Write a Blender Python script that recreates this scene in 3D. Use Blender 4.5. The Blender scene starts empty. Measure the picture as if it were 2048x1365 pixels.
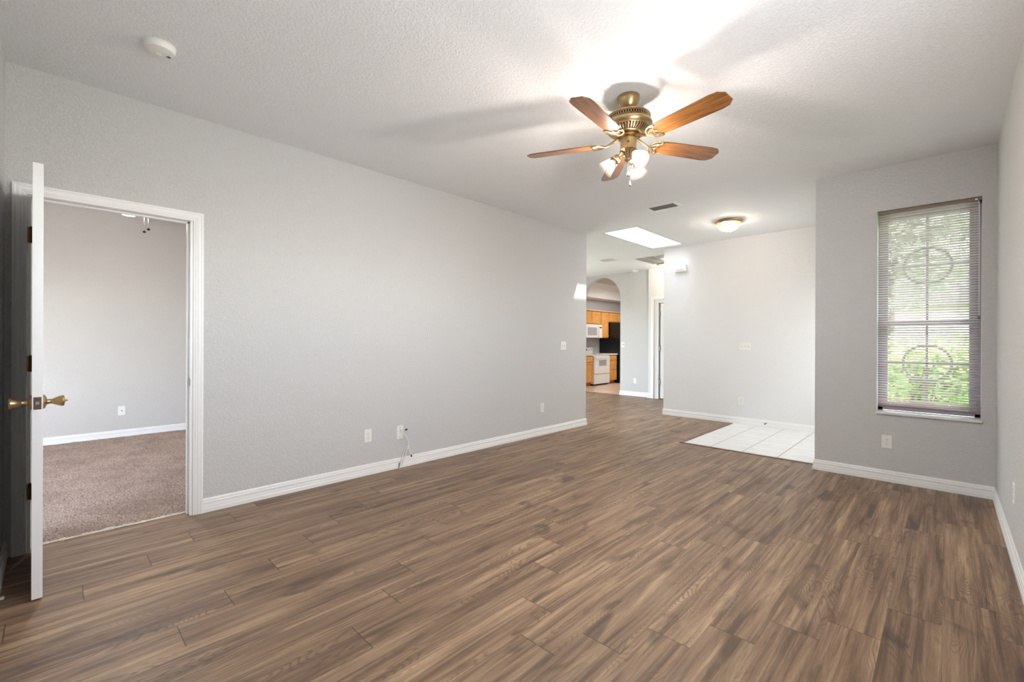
import bpy, bmesh, math, random
from mathutils import Vector, Matrix
random.seed(7)
SC = bpy.context.scene
COL = SC.collection
PI = math.pi
R = math.radians

# ------------------------------------------------------------------ camera
CAM = (0.0, 0.0, 1.21)
F_PX, YAW, PITCH, ROLL = 894.48, R(44.1416), R(-0.0639), R(0.233)
cd = bpy.data.cameras.new('camera'); cam = bpy.data.objects.new('camera', cd); COL.objects.link(cam)
cd.sensor_fit = 'HORIZONTAL'; cd.sensor_width = 36.0; cd.lens = F_PX / 2048 * 36.0
cd.clip_start = 0.01; cd.clip_end = 300
_F = Vector((-math.sin(YAW)*math.cos(PITCH), math.cos(YAW)*math.cos(PITCH), math.sin(PITCH)))
_R = Vector((math.cos(YAW), math.sin(YAW), 0)); _U = _R.cross(_F)
R2 = _R*math.cos(ROLL) + _U*math.sin(ROLL); U2 = -_R*math.sin(ROLL) + _U*math.cos(ROLL)
M = Matrix((R2, U2, -_F)).transposed().to_4x4(); M.translation = Vector(CAM)
cam.matrix_world = M
SC.camera = cam

# ------------------------------------------------------------------ world, sun, exposure
SC.view_settings.view_transform = 'Standard'
SC.view_settings.look = 'None'
SC.view_settings.gamma = 1.0
SC.view_settings.use_curve_mapping = False
SC.view_settings.exposure = 1.72
BULB = 530.0          # radiance of the fan bulbs
FOYER = 72.0          # radiance of the flush-light bulbs
BEDROOM = 35.0
KITCHEN = 3.8
w = bpy.data.worlds.new('world'); SC.world = w; w.use_nodes = True
nt = w.node_tree; bg = nt.nodes['Background']
sky = nt.nodes.new('ShaderNodeTexSky'); sky.sky_type = 'NISHITA'; sky.sun_disc = False
sky.sun_elevation = R(62); sky.sun_rotation = R(40); sky.air_density = 1.0; sky.dust_density = 2.5
hs = nt.nodes.new('ShaderNodeHueSaturation'); hs.inputs['Saturation'].default_value = .65; nt.links.new(sky.outputs[0], hs.inputs['Color']); nt.links.new(hs.outputs[0], bg.inputs[0]); bg.inputs[1].default_value = .82
sl = bpy.data.lights.new('sun', 'SUN'); sl.energy = 4.2; sl.angle = R(0.53); sl.color = (1, 0.96, 0.9)
so = bpy.data.objects.new('sun', sl); COL.objects.link(so)
so.location = (0, 8, 12)
so.rotation_euler = Vector((-0.316, -0.45, -1)).to_track_quat('-Z', 'Y').to_euler()

# daylight: area lamps added as fill, at the skylight and invented unseen openings
def fill_lamp(name, loc, direction, sx, sy, power, col=(.94, .97, 1)):
    l = bpy.data.lights.new(name, 'AREA'); l.shape = 'RECTANGLE'; l.size = sx; l.size_y = sy; l.energy = power; l.color = col
    o = bpy.data.objects.new(name, l); COL.objects.link(o); o.location = loc
    o.rotation_euler = Vector(direction).to_track_quat('-Z', 'Z').to_euler()
fill_lamp('fill_right', (.40, 1.40, 2.0), (-1, 0, .35), 2.0, .8, 18, (.94, .97, 1))
fill_lamp('fill_hall', (-6.97, 6.85, 1.17), (1, 0, 0), 2.8, 2.0, 21, (1, .98, .955))
fill_lamp('fill_skylight', (-3.235, 6.185, 4.03), (0, 0, -1), .49, 1.40, 7, (.97, .985, 1))  # extra lamp boosting the sky light in the skylight shaft
fill_lamp('fill_entry', (-.905, 6.20, 1.12), (-1, 0, 0), 1.5, 2.0, 2.7, (1, .995, .985))
fill_lamp('fill_bedroom', (-5.6, -1.68, 1.40), (0, 1, 0), 1.9, 1.5, 4.5, (1, .99, .98))

# ------------------------------------------------------------------ room numbers (metres)
H = 2.739
XL, XR, YS, YW, YC = -3.716, 0.276, -0.18, 5.057, 5.36
XW = -0.893                     # left end of the window wall
XF, YF = -3.346, 7.042          # foyer wall
YA, YD = 8.93, 8.86             # arch wall, far door wall
XJ = -4.55
PW, PL = 0.178, 1.22            # floor plank

# ------------------------------------------------------------------ mesh helpers
def wm(o):
    m = Matrix.Translation(o.location) @ o.rotation_euler.to_matrix().to_4x4()
    return (wm(o.parent) @ m) if o.parent else m

class MB:
    def __init__(s): s.v = []; s.f = []; s.mi = []
    def add(s, vs, fs, mi=0):
        n = len(s.v); s.v += [Vector(p) for p in vs]
        s.f += [tuple(i+n for i in f) for f in fs]; s.mi += [mi]*len(fs)
        return s
    def box(s, x0, x1, y0, y1, z0, z1, bev=0.0, mi=0):
        if x0 > x1: x0, x1 = x1, x0
        if y0 > y1: y0, y1 = y1, y0
        if z0 > z1: z0, z1 = z1, z0
        if bev <= 0:
            vs = [(x, y, z) for x in (x0, x1) for y in (y0, y1) for z in (z0, z1)]
            return s.add(vs, [(0,1,3,2),(4,6,7,5),(0,4,5,1),(2,3,7,6),(0,2,6,4),(1,5,7,3)], mi)
        bm = bmesh.new()
        bmesh.ops.create_cube(bm, size=1.0)
        for q in bm.verts:
            q.co = Vector(((x0+x1)/2 + q.co.x*(x1-x0), (y0+y1)/2 + q.co.y*(y1-y0), (z0+z1)/2 + q.co.z*(z1-z0)))
        bmesh.ops.bevel(bm, geom=bm.edges[:], offset=bev, segments=2, affect='EDGES', profile=0.5)
        bm.verts.index_update()
        s.add([q.co.copy() for q in bm.verts], [tuple(q.index for q in f.verts) for f in bm.faces], mi)
        bm.free(); return s
    def tube(s, pts, r, n=10, mi=0, cap=True):
        pts = [Vector(p) for p in pts]; rs = r if isinstance(r, (list, tuple)) else [r]*len(pts)
        vs = []; a = None
        for i, p in enumerate(pts):
            t = (pts[min(i+1, len(pts)-1)] - pts[max(i-1, 0)]).normalized()
            if a is None:
                a = t.cross(Vector((0, 0, 1)))
                if a.length < .1: a = t.cross(Vector((1, 0, 0)))
            else: a = a - t*a.dot(t)
            a.normalize(); b = t.cross(a)
            for k in range(n):
                q = 2*PI*k/n; vs.append(p + (a*math.cos(q) + b*math.sin(q))*rs[i])
        fs = [(i*n+k, i*n+(k+1) % n, (i+1)*n+(k+1) % n, (i+1)*n+k) for i in range(len(pts)-1) for k in range(n)]
        if cap: fs += [tuple(range(n))[::-1], tuple((len(pts)-1)*n+k for k in range(n))]
        return s.add(vs, fs, mi)
    def lathe(s, prof, n=32, mat=None, mi=0, rib=0.0, ribs=0, cap=True):
        """prof: (r, z) down the axis; mat places it."""
        vs = []
        for r, z in prof:
            for k in range(n):
                q = 2*PI*k/n; rr = r*(1 + (rib*math.cos(ribs*q) if ribs else 0))
                p = Vector((rr*math.cos(q), rr*math.sin(q), z)); vs.append(mat @ p if mat else p)
        fs = [(i*n+k, i*n+(k+1) % n, (i+1)*n+(k+1) % n, (i+1)*n+k) for i in range(len(prof)-1) for k in range(n)]
        if cap:
            if prof[0][0] > 1e-4: fs.append(tuple(range(n))[::-1])
            if prof[-1][0] > 1e-4: fs.append(tuple((len(prof)-1)*n+k for k in range(n)))
        return s.add(vs, fs, mi)
    def prism(s, poly, d0, d1, axis='z', mi=0):
        def P(a, b, c): return (a, b, c) if axis == 'z' else ((a, c, b) if axis == 'y' else (c, a, b))
        n = len(poly)
        vs = [P(a, b, d0) for a, b in poly] + [P(a, b, d1) for a, b in poly]
        fs = [tuple(range(n))[::-1], tuple(range(n, 2*n))] + [(i, (i+1) % n, n+(i+1) % n, n+i) for i in range(n)]
        return s.add(vs, fs, mi)
    def sweep(s, path, N, prof, mi=0, closed=False):
        """profile (s, d): s in the plane, perpendicular to the path (to N x t); d along N."""
        N = Vector(N); path = [Vector(p) for p in path]; m = len(path); n = len(prof); vs = []
        for i, p in enumerate(path):
            t0 = (path[i]-path[i-1]).normalized() if (i > 0 or closed) else None
            t1 = (path[(i+1) % m]-path[i]).normalized() if (i < m-1 or closed) else None
            if t0 is None: t0 = t1
            if t1 is None: t1 = t0
            p0, p1 = N.cross(t0), N.cross(t1); mt = (p0+p1).normalized(); mt = mt / max(.2, mt.dot(p1))
            for a, d in prof: vs.append(p + mt*a + N*d)
        fs = []
        for i in range(m if closed else m-1):
            j = (i+1) % m
            for k in range(n): fs.append((i*n+k, i*n+(k+1) % n, j*n+(k+1) % n, j*n+k))
        if not closed: fs += [tuple(range(n))[::-1], tuple((m-1)*n+k for k in range(n))]
        return s.add(vs, fs, mi)
    def build(s, name, mat, parent=None, world=True, smooth=False, ang=35):
        me = bpy.data.meshes.new(name)
        vs = s.v
        if parent is not None and world:
            iv = wm(parent).inverted(); vs = [iv @ v for v in vs]
        me.from_pydata([tuple(v) for v in vs], [], s.f)
        mats = mat if isinstance(mat, (list, tuple)) else [mat]
        for m_ in mats: me.materials.append(m_)
        me.polygons.foreach_set('material_index', s.mi)
        bm = bmesh.new(); bm.from_mesh(me); bmesh.ops.recalc_face_normals(bm, faces=bm.faces[:]); bm.to_mesh(me); bm.free()
        if smooth:
            me.shade_smooth(); me.set_sharp_from_angle(angle=R(ang))
        o = bpy.data.objects.new(name, me); COL.objects.link(o)
        if parent is not None: o.parent = parent
        return o

def tag(o, label=None, cat=None, group=None, kind=None):
    if label: o['label'] = label
    if cat: o['category'] = cat
    if group: o['group'] = group
    if kind: o['kind'] = kind
    return o
def thing(name, label, cat, loc=(0, 0, 0), rz=0.0, group=None):
    o = bpy.data.objects.new(name, None); COL.objects.link(o); o.empty_display_size = .05
    o.location = loc; o.rotation_euler = (0, 0, rz)
    return tag(o, label, cat, group)
def structure(name, mb, mat, label=None, cat=None, **k):
    return tag(mb.build(name, mat, **k), label, cat, kind='structure')
def dup(root, loc, rz, label, group=None):
    r = root.copy(); COL.objects.link(r); r.location = loc; r.rotation_euler = (0, 0, rz); r['label'] = label
    if group: r['group'] = group
    for ch in list(root.children):
        c = ch.copy(); COL.objects.link(c); c.parent = r
        for g in list(ch.children):
            d = g.copy(); COL.objects.link(d); d.parent = c
    return r

# ------------------------------------------------------------------ materials
def lin(r, g, b):
    f = lambda c: (c/255/12.92) if c/255 <= .04045 else ((c/255+.055)/1.055)**2.4
    return (f(r), f(g), f(b), 1)
class NT:
    def __init__(s, name):
        s.m = bpy.data.materials.new(name); s.m.use_nodes = True; s.t = s.m.node_tree; s.b = s.t.nodes['Principled BSDF']
        s.out = s.t.nodes['Material Output']
    def n(s, typ, **kw):
        x = s.t.nodes.new(typ)
        for k, v in kw.items():
            if k.startswith('i_'):
                key = k[2:]; key = int(key) if key.isdigit() else key.replace('_', ' ')
                x.inputs[key].default_value = v
            else: setattr(x, k, v)
        return x
    def l(s, a, b): s.t.links.new(a, b)
    def math(s, op, a, b=None, clamp=False):
        x = s.n('ShaderNodeMath', operation=op); x.use_clamp = clamp
        for i, q in enumerate((a, b)):
            if q is None: continue
            if isinstance(q, (int, float)): x.inputs[i].default_value = q
            else: s.l(q, x.inputs[i])
        return x.outputs[0]
    def mix(s, f, a, b, mode='MIX'):
        x = s.n('ShaderNodeMix', data_type='RGBA', blend_type=mode)
        for i, q in ((0, f), (6, a), (7, b)):
            if isinstance(q, (int, float)): x.inputs[i].default_value = q
            elif isinstance(q, (tuple, list)): x.inputs[i].default_value = q
            else: s.l(q, x.inputs[i])
        return x.outputs[2]
    def ramp(s, fac, stops):
        x = s.n('ShaderNodeValToRGB'); e = x.color_ramp.elements
        while len(e) < len(stops): e.new(.5)
        for q, (p, c) in zip(e, stops): q.position = p; q.color = c if isinstance(c, (tuple, list)) else (c, c, c, 1)
        s.l(fac, x.inputs[0]); return x.outputs[0]
    def set(s, **k):
        for a, v in k.items():
            i = s.b.inputs[a.replace('_', ' ')]
            if hasattr(v, 'links') or hasattr(v, 'is_linked'): s.l(v, i)
            else: i.default_value = v
        return s
    def bump(s, h, dist, strength=1.0):
        b = s.n('ShaderNodeBump'); b.inputs['Strength'].default_value = strength; b.inputs['Distance'].default_value = dist
        s.l(h, b.inputs['Height']); s.l(b.outputs[0], s.b.inputs['Normal'])
def plain(name, col, rough=.5, metal=0.0, spec=.5, **k):
    m = NT(name); m.set(Base_Color=col, Roughness=rough, Metallic=metal, Specular_IOR_Level=spec)
    for a, v in k.items(): m.b.inputs[a.replace('_', ' ')].default_value = v
    return m.m

def plaster(name, col, scale, dist, lo=.46, hi=.58, rough=.85):
    """hand-trowelled / orange-peel textured drywall paint"""
    m = NT(name); tc = m.n('ShaderNodeTexCoord')
    a = m.n('ShaderNodeTexNoise', i_Scale=scale, i_Detail=2.5, i_Roughness=.55, i_Distortion=.8); m.l(tc.outputs['Object'], a.inputs['Vector'])
    b = m.n('ShaderNodeTexNoise', i_Scale=scale*.33, i_Detail=1.0); m.l(tc.outputs['Object'], b.inputs['Vector'])
    h = m.ramp(a.outputs[0], [(lo, 0), (hi, 1)])
    h2 = m.math('ADD', m.math('MULTIPLY', h, .8), m.math('MULTIPLY', b.outputs[0], .5))
    m.bump(h2, dist)
    m.set(Base_Color=col, Roughness=rough, Specular_IOR_Level=.3)
    return m.m
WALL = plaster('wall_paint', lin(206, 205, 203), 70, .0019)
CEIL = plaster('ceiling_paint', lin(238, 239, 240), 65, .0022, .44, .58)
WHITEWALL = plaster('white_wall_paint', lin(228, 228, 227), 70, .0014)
TRIM = plain('white_trim_paint', lin(238, 238, 236), .32)
DOORP = plain('white_door_paint', lin(232, 231, 230), .35)
PLASTIC = plain('white_plastic', lin(236, 235, 230), .3)
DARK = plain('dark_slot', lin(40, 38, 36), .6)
BLACK = plain('black_plastic', lin(22, 22, 24), .35)
CHROME = plain('nickel', lin(190, 190, 192), .25, 1.0)
MARBLE = plain('marble_sill', lin(228, 226, 222), .2)

def brass(name, col, rough):
    m = NT(name); tc = m.n('ShaderNodeTexCoord')
    a = m.n('ShaderNodeTexNoise', i_Scale=30, i_Detail=3); m.l(tc.outputs['Object'], a.inputs['Vector'])
    c = m.mix(a.outputs[0], tuple(x*.75 for x in col[:3])+(1,), col)
    m.set(Base_Color=c, Metallic=1.0, Roughness=rough); return m.m
BRASS = brass('antique_brass', lin(190, 164, 122), .30)
BRASSD = brass('dark_antique_brass', lin(120, 92, 56), .38)
BRONZE = brass('bronze_hardware', lin(112, 92, 80), .45)

def floor_mat():
    m = NT('wood_plank_vinyl')
    uv = m.n('ShaderNodeUVMap', uv_map='grain'); ed = m.n('ShaderNodeUVMap', uv_map='edge')
    at = m.n('ShaderNodeAttribute', attribute_name='rnd')
    rnd = at.outputs['Fac']
    def stretch(sx, sy):
        mp = m.n('ShaderNodeMapping'); mp.inputs['Scale'].default_value = (sx, sy, 1); m.l(uv.outputs[0], mp.inputs['Vector']); return mp.outputs[0]
    def noise(sx, sy, det=3, rough=.5, dist=0.0):
        x = m.n('ShaderNodeTexNoise', i_Scale=1.0, i_Detail=det, i_Roughness=rough, i_Distortion=dist); m.l(stretch(sx, sy), x.inputs['Vector']); return x.outputs[0]
    big = noise(17, .9, 4, .6, .5)          # wide colour streaks running along the board
    cont = noise(5.5, .95, 2, .45, .25)       # height field whose contour lines are the cathedral grain
    fine = noise(80, 2.0, 5, .7, .3)
    pore = noise(380, 14, 2, .6)
    knot = noise(7.5, 2.6, 2, .5, .6)
    base = m.ramp(big, [(.30, lin(100, 78, 62)), (.43, lin(139, 111, 88)), (.54, lin(158, 130, 104)), (.68, lin(190, 160, 128))])
    rings = m.math('SINE', m.math('MULTIPLY', cont, 330))
    rings = m.math('ADD', m.math('MULTIPLY', rings, .5), .5)
    ringmask = m.ramp(noise(6, 1.3, 1), [(.45, 0.08), (.62, 1)])
    rr = m.math('MULTIPLY', m.ramp(rings, [(.0, 1), (.45, 0)]), ringmask)
    c = m.mix(m.math('MULTIPLY', rr, .6), base, lin(92, 70, 56))
    fr = m.ramp(fine, [(.30, 1), (.50, 0)])
    c = m.mix(m.math('MULTIPLY', fr, .60), c, lin(96, 73, 58))
    fl = m.ramp(fine, [(.56, 0), (.74, 1)])
    c = m.mix(m.math('MULTIPLY', fl, .38), c, lin(196, 168, 140))
    pr = m.ramp(pore, [(.34, 1), (.50, 0)])
    c = m.mix(m.math('MULTIPLY', pr, .22), c, lin(88, 66, 52))
    med = noise(34, 1.1, 3, .6, .8)
    md = m.ramp(med, [(.36, 1), (.47, 0)])
    c = m.mix(m.math('MULTIPLY', md, .55), c, lin(86, 66, 54))
    ml = m.ramp(med, [(.60, 0), (.70, 1)])
    c = m.mix(m.math('MULTIPLY', ml, .35), c, lin(190, 162, 134))
    kn = m.ramp(knot, [(.59, 0), (.70, 1)])
    c = m.mix(m.math('MULTIPLY', kn, .6), c, lin(74, 57, 47))
    # board to board differences
    v = m.ramp(rnd, [(0, (.80, .79, .77, 1)), (.5, (.87, .86, .835, 1)), (1, (.95, .93, .90, 1))])
    c = m.mix(1.0, c, v, 'MULTIPLY')
    sep = m.n('ShaderNodeSeparateXYZ'); m.l(ed.outputs[0], sep.inputs[0])
    du = m.math('MINIMUM', sep.outputs[0], m.math('SUBTRACT', PW, sep.outputs[0]))
    dv = m.math('MINIMUM', sep.outputs[1], m.math('SUBTRACT', PL, sep.outputs[1]))
    su = m.ramp(m.math('MULTIPLY', du, 400), [(.0, 1), (.6, 0)])
    sv = m.ramp(m.math('MULTIPLY', dv, 350), [(.3, 1), (.9, 0)])
    seam = m.math('MAXIMUM', m.math('MULTIPLY', su, .35), m.math('MULTIPLY', sv, .85))
    c = m.mix(seam, c, lin(48, 36, 30))
    hgt = m.math('ADD', m.math('MULTIPLY', fine, .5), m.math('MULTIPLY', m.math('SUBTRACT', 1.0, seam), .8))
    m.bump(hgt, .0008, .6)
    rgh = m.ramp(fine, [(.3, .50), (.7, .40)])
    m.set(Base_Color=c, Roughness=rgh, Specular_IOR_Level=.5)
    return m.m
FLOOR = floor_mat()

def tile_mat(name, tile, grout, ox, oy, sx, sy, gw, faint=1.0, mottled=.06):
    m = NT(name); tc = m.n('ShaderNodeTexCoord'); sp = m.n('ShaderNodeSeparateXYZ'); m.l(tc.outputs['Object'], sp.inputs[0])
    def line(o, off, st):
        q = m.math('MODULO', m.math('ADD', m.math('DIVIDE', m.math('SUBTRACT', o, off), st), 100.0), 1.0)
        d = m.math('MULTIPLY', m.math('MINIMUM', q, m.math('SUBTRACT', 1.0, q)), st)
        return m.math('LESS_THAN', d, gw)
    a = line(sp.outputs[0], ox, sx); b = m.math('MULTIPLY', line(sp.outputs[1], oy, sy), faint)
    g = m.math('MAXIMUM', a, b)
    n = m.n('ShaderNodeTexNoise', i_Scale=9, i_Detail=4); m.l(tc.outputs['Object'], n.inputs['Vector'])
    t = m.mix(n.outputs[0], tuple(x*(1-mottled*2) for x in tile[:3])+(1,), tile)
    c = m.mix(g, t, grout)
    m.bump(m.math('SUBTRACT', 1.0, g), .0015)
    m.set(Base_Color=c, Roughness=m.math('ADD', m.math('MULTIPLY', g, .5), .25)); return m.m
TILE = tile_mat('foyer_tile', lin(236, 235, 232), lin(128, 122, 116), -1.94, 5.255, .34, .34, .0035, .22)
KTILE = tile_mat('kitchen_tile', lin(228, 200, 178), lin(206, 176, 156), -6.1, 9.0, .33, .33, .004, 1.0)

def carpet_mat():
    m = NT('carpet'); tc = m.n('ShaderNodeTexCoord')
    a = m.n('ShaderNodeTexNoise', i_Scale=120, i_Detail=4, i_Roughness=.75); m.l(tc.outputs['Object'], a.inputs['Vector'])
    b = m.n('ShaderNodeTexNoise', i_Scale=3.2, i_Detail=3, i_Roughness=.55); m.l(tc.outputs['Object'], b.inputs['Vector'])
    c = m.ramp(a.outputs[0], [(.38, lin(104, 84, 74)), (.48, lin(182, 158, 143)), (.60, lin(228, 206, 190))])
    c = m.mix(m.ramp(b.outputs[0], [(.35, .38), (.62, 0)]), c, lin(140, 117, 104))
    m.bump(a.outputs[0], .012)
    m.set(Base_Color=c, Roughness=.95, Specular_IOR_Level=.1); return m.m
CARPET = carpet_mat()

def wood(name, c0, c1, c2, sx, sy, sz, rough=.3, coat=0.0):
    m = NT(name); tc = m.n('ShaderNodeTexCoord'); mp = m.n('ShaderNodeMapping'); mp.inputs['Scale'].default_value = (sx, sy, sz)
    m.l(tc.outputs['Object'], mp.inputs['Vector'])
    a = m.n('ShaderNodeTexNoise', i_Scale=1.0, i_Detail=4, i_Roughness=.6, i_Distortion=.6); m.l(mp.outputs[0], a.inputs['Vector'])
    c = m.ramp(a.outputs[0], [(.32, c0), (.5, c1), (.68, c2)])
    m.set(Base_Color=c, Roughness=rough, Coat_Weight=coat, Coat_Roughness=.15); return m.m
BLADE = wood('cherry_blade', lin(80, 49, 24), lin(118, 75, 34), lin(146, 97, 48), 5, 60, 60, .30, .35)
OAKB = wood('gap_shade_oak', lin(150, 92, 38), lin(168, 106, 46), lin(182, 120, 56), 40, 40, 4, .4)  # cabinet body darkened so the door gaps look shaded
OAK = wood('honey_oak', lin(196, 132, 62), lin(218, 158, 84), lin(232, 178, 104), 40, 40, 4, .35)
STRIPW = wood('brown_transition', lin(92, 66, 54), lin(112, 82, 68), lin(128, 96, 80), 8, 8, 8, .4)

def glass_pane():
    m = NT('window_glass'); t = m.n('ShaderNodeBsdfTransparent', i_Color=(.93, .96, .96, 1)); g = m.n('ShaderNodeBsdfGlossy', i_Roughness=.03)
    x = m.n('ShaderNodeMixShader'); x.inputs[0].default_value = .06
    m.l(t.outputs[0], x.inputs[1]); m.l(g.outputs[0], x.inputs[2]); m.l(x.outputs[0], m.out.inputs[0]); return m.m
GLASS = glass_pane()
def frosted(name, col, transp, gloss=.08, trans=.6, tcol=(.96, .91, .87, 1)):
    m = NT(name); tr = m.n('ShaderNodeBsdfTransparent', i_Color=tcol); tl = m.n('ShaderNodeBsdfTranslucent', i_Color=col)
    df = m.n('ShaderNodeBsdfDiffuse', i_Color=col); gl = m.n('ShaderNodeBsdfGlossy', i_Roughness=.12)
    a = m.n('ShaderNodeMixShader'); a.inputs[0].default_value = trans; m.l(df.outputs[0], a.inputs[1]); m.l(tl.outputs[0], a.inputs[2])
    b = m.n('ShaderNodeMixShader'); b.inputs[0].default_value = transp; m.l(a.outputs[0], b.inputs[1]); m.l(tr.outputs[0], b.inputs[2])
    c = m.n('ShaderNodeMixShader'); c.inputs[0].default_value = gloss; m.l(b.outputs[0], c.inputs[1]); m.l(gl.outputs[0], c.inputs[2])
    m.l(c.outputs[0], m.out.inputs[0]); return m.m
SHADE = frosted('frosted_shade_glass', (.9, .80, .72, 1), .992, .03, .6, (.72, .67, .63, 1))
DOME = frosted('ribbed_dome_glass', (.93, .78, .64, 1), .95, .04)
SLAT = frosted('blind_slat', lin(228, 220, 214), .0, .04, .5)
def emit(name, col, s):
    m = NT(name); e = m.n('ShaderNodeEmission', i_Color=col, i_Strength=s); m.l(e.outputs[0], m.out.inputs[0]); return m.m
BULBM = emit('lit_bulb', (.97, .985, 1, 1), BULB)
BULBBACK = plain('reflector_bulb_back', lin(236, 232, 226), .3)
FLUSHM = emit('lit_flush_bulb', (1, .92, .82, 1), FOYER)
BEDM = emit('lit_bedroom_bulb', (1, .93, .86, 1), BEDROOM)
KITM = emit('kitchen_fill_glow', (1, .96, .91, 1), KITCHEN)  # glow of the added kitchen lamp
def leafmat(name, a, b):
    m = NT(name); tc = m.n('ShaderNodeTexCoord'); n = m.n('ShaderNodeTexNoise', i_Scale=4, i_Detail=2); m.l(tc.outputs['Object'], n.inputs['Vector'])
    c = m.mix(m.ramp(n.outputs[0], [(.35, 0), (.65, 1)]), a, b)
    d = m.n('ShaderNodeBsdfDiffuse'); t = m.n('ShaderNodeBsdfTranslucent'); x = m.n('ShaderNodeMixShader'); x.inputs[0].default_value = .45
    m.l(c, d.inputs[0]); m.l(c, t.inputs[0]); m.l(d.outputs[0], x.inputs[1]); m.l(t.outputs[0], x.inputs[2]); m.l(x.outputs[0], m.out.inputs[0]); return m.m

# ------------------------------------------------------------------ floors
JT = {-10: .864, -9: .599, -8: .376, -7: .108, -6: 1.087, -5: .835, -4: .583, -3: .372, -2: .097, -1: 1.119, 0: .883, 1: .618, 2: .332,
      3: .128, 4: .314, 5: .533, 6: .738, 7: .95, 8: 1.125, 9: .21, 10: .517, 11: .26}
def plank_floor(name, rects):
    vs, fs, g, e, rn = [], [], [], [], []
    for (x0, x1, y0, y1) in rects:
        k0 = math.floor((x0+1.787)/PW); k1 = math.ceil((x1+1.787)/PW)
        for k in range(k0, k1):
            a = -1.787 + k*PW; xa, xb = max(a, x0), min(a+PW, x1)
            if xb - xa < 1e-4: continue
            j = JT.get(k, (.9 - .235*k) % PL)
            n0 = math.floor((y0-j)/PL); n1 = math.ceil((y1-j)/PL)
            for q in range(n0, n1):
                c = j + q*PL; ya, yb = max(c, y0), min(c+PL, y1)
                if yb - ya < 1e-4: continue
                rr = random.Random(k*1009+q*31+5); ou, ov, rv = rr.random()*50, rr.random()*50, rr.random()
                n = len(vs)
                for X, Y in ((xa, ya), (xb, ya), (xb, yb), (xa, yb)):
                    vs.append((X, Y, 0)); g.append((X-a+ou, Y-c+ov)); e.append((X-a, Y-c)); rn.append(rv)
                fs.append((n, n+1, n+2, n+3))
    me = bpy.data.meshes.new(name); me.from_pydata(vs, [], fs)
    for nm, d in (('grain', g), ('edge', e)):
        u = me.uv_layers.new(name=nm)
        for i, l in enumerate(me.loops): u.data[i].uv = d[l.vertex_index]
    at = me.attributes.new('rnd', 'FLOAT', 'POINT')
    for i, v in enumerate(rn): at.data[i].value = v
    me.materials.append(FLOOR)
    o = bpy.data.objects.new(name, me); COL.objects.link(o)
    return tag(o, 'brown wood-look plank floor running through the empty room into the hall', 'floor', kind='structure')
plank_floor('floor', [(XL, XR+.06, YS-.06, 5.245), (-3.80, XL, -.12, .70), (-6.9, XL, 5.245, 8.94), (XL, -2.262, 5.245, 7.10), (XL, -3.3, 7.10, 8.94), (-6.9, XL, 4.1, 5.245)])
structure('floor_foyer', MB().box(-2.262, XW+.05, 5.245, YF+.05, -.10, .001), TILE, 'white square floor tiles at the entry beside the window wall', 'floor')
structure('floor_kitchen', MB().box(-7.5, -4.55, 8.94, 13.2, -.10, .002), KTILE, 'peach coloured tile floor of the kitchen beyond the arch', 'floor')
structure('floor_slab', MB().box(-8, .6, -1.8, 13.2, -.25, -.06), plain('concrete', lin(150, 148, 145), .9), 'concrete slab under the flooring', 'slab')
structure('floor_far_room', MB().box(-4.55, -3.2, 8.94, 11.2, -.05, .001), plain('far_room_carpet', lin(176, 150, 134), .9), 'pinkish floor strip seen under the far hall door', 'floor')
# bedroom carpet with a gently uneven pile surface
def carpet():
    x0, x1, y0, y1 = -7.3, -3.797, -1.6, 4.05; st = .03
    nx, ny = int((x1-x0)/st), int((y1-y0)/st); rnd = random.Random(3)
    vs = [(x0+(x1-x0)*i/nx, y0+(y1-y0)*j/ny, .012 + rnd.uniform(-.003, .003) if 0 < i < nx else .006) for i in range(nx+1) for j in range(ny+1)]
    fs = [(i*(ny+1)+j, (i+1)*(ny+1)+j, (i+1)*(ny+1)+j+1, i*(ny+1)+j+1) for i in range(nx) for j in range(ny)]
    m = MB().add(vs, fs); m.box(x0, x1, y0, y1, -.05, -.005)
    o = m.build('floor_bedroom', CARPET); o.data.shade_smooth()
    tag(o, 'beige-brown cut pile carpet in the bedroom through the open door', 'carpet', kind='structure')
carpet()
mb = MB(); rnd = random.Random(11); y = -.085
while y < .668:
    l = rnd.uniform(.012, .05); wdt = rnd.uniform(.006, .014); mb.box(-3.803, -3.803+wdt, y, min(y+l, .668), 0, rnd.uniform(.008, .015), .002); y += l
structure('trim_1', mb, plain('carpet_backing', lin(236, 228, 216), .8), 'frayed pale carpet edge along the bedroom threshold', 'trim')
mb = MB(); mb.sweep([(XW-.02, 5.235, 0), (-2.275, 5.235, 0)], (0, 0, 1), [(-.022, 0), (-.018, .006), (0, .009), (.018, .006), (.022, 0)])
mb.sweep([(-2.262, 5.245, 0), (-2.262, 6.985, 0)], (0, 0, 1), [(-.02, 0), (-.016, .005), (0, .007), (.016, .005), (.02, 0)])
structure('trim_2', mb, STRIPW, 'brown transition strip bordering the white entry tile', 'trim')

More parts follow.
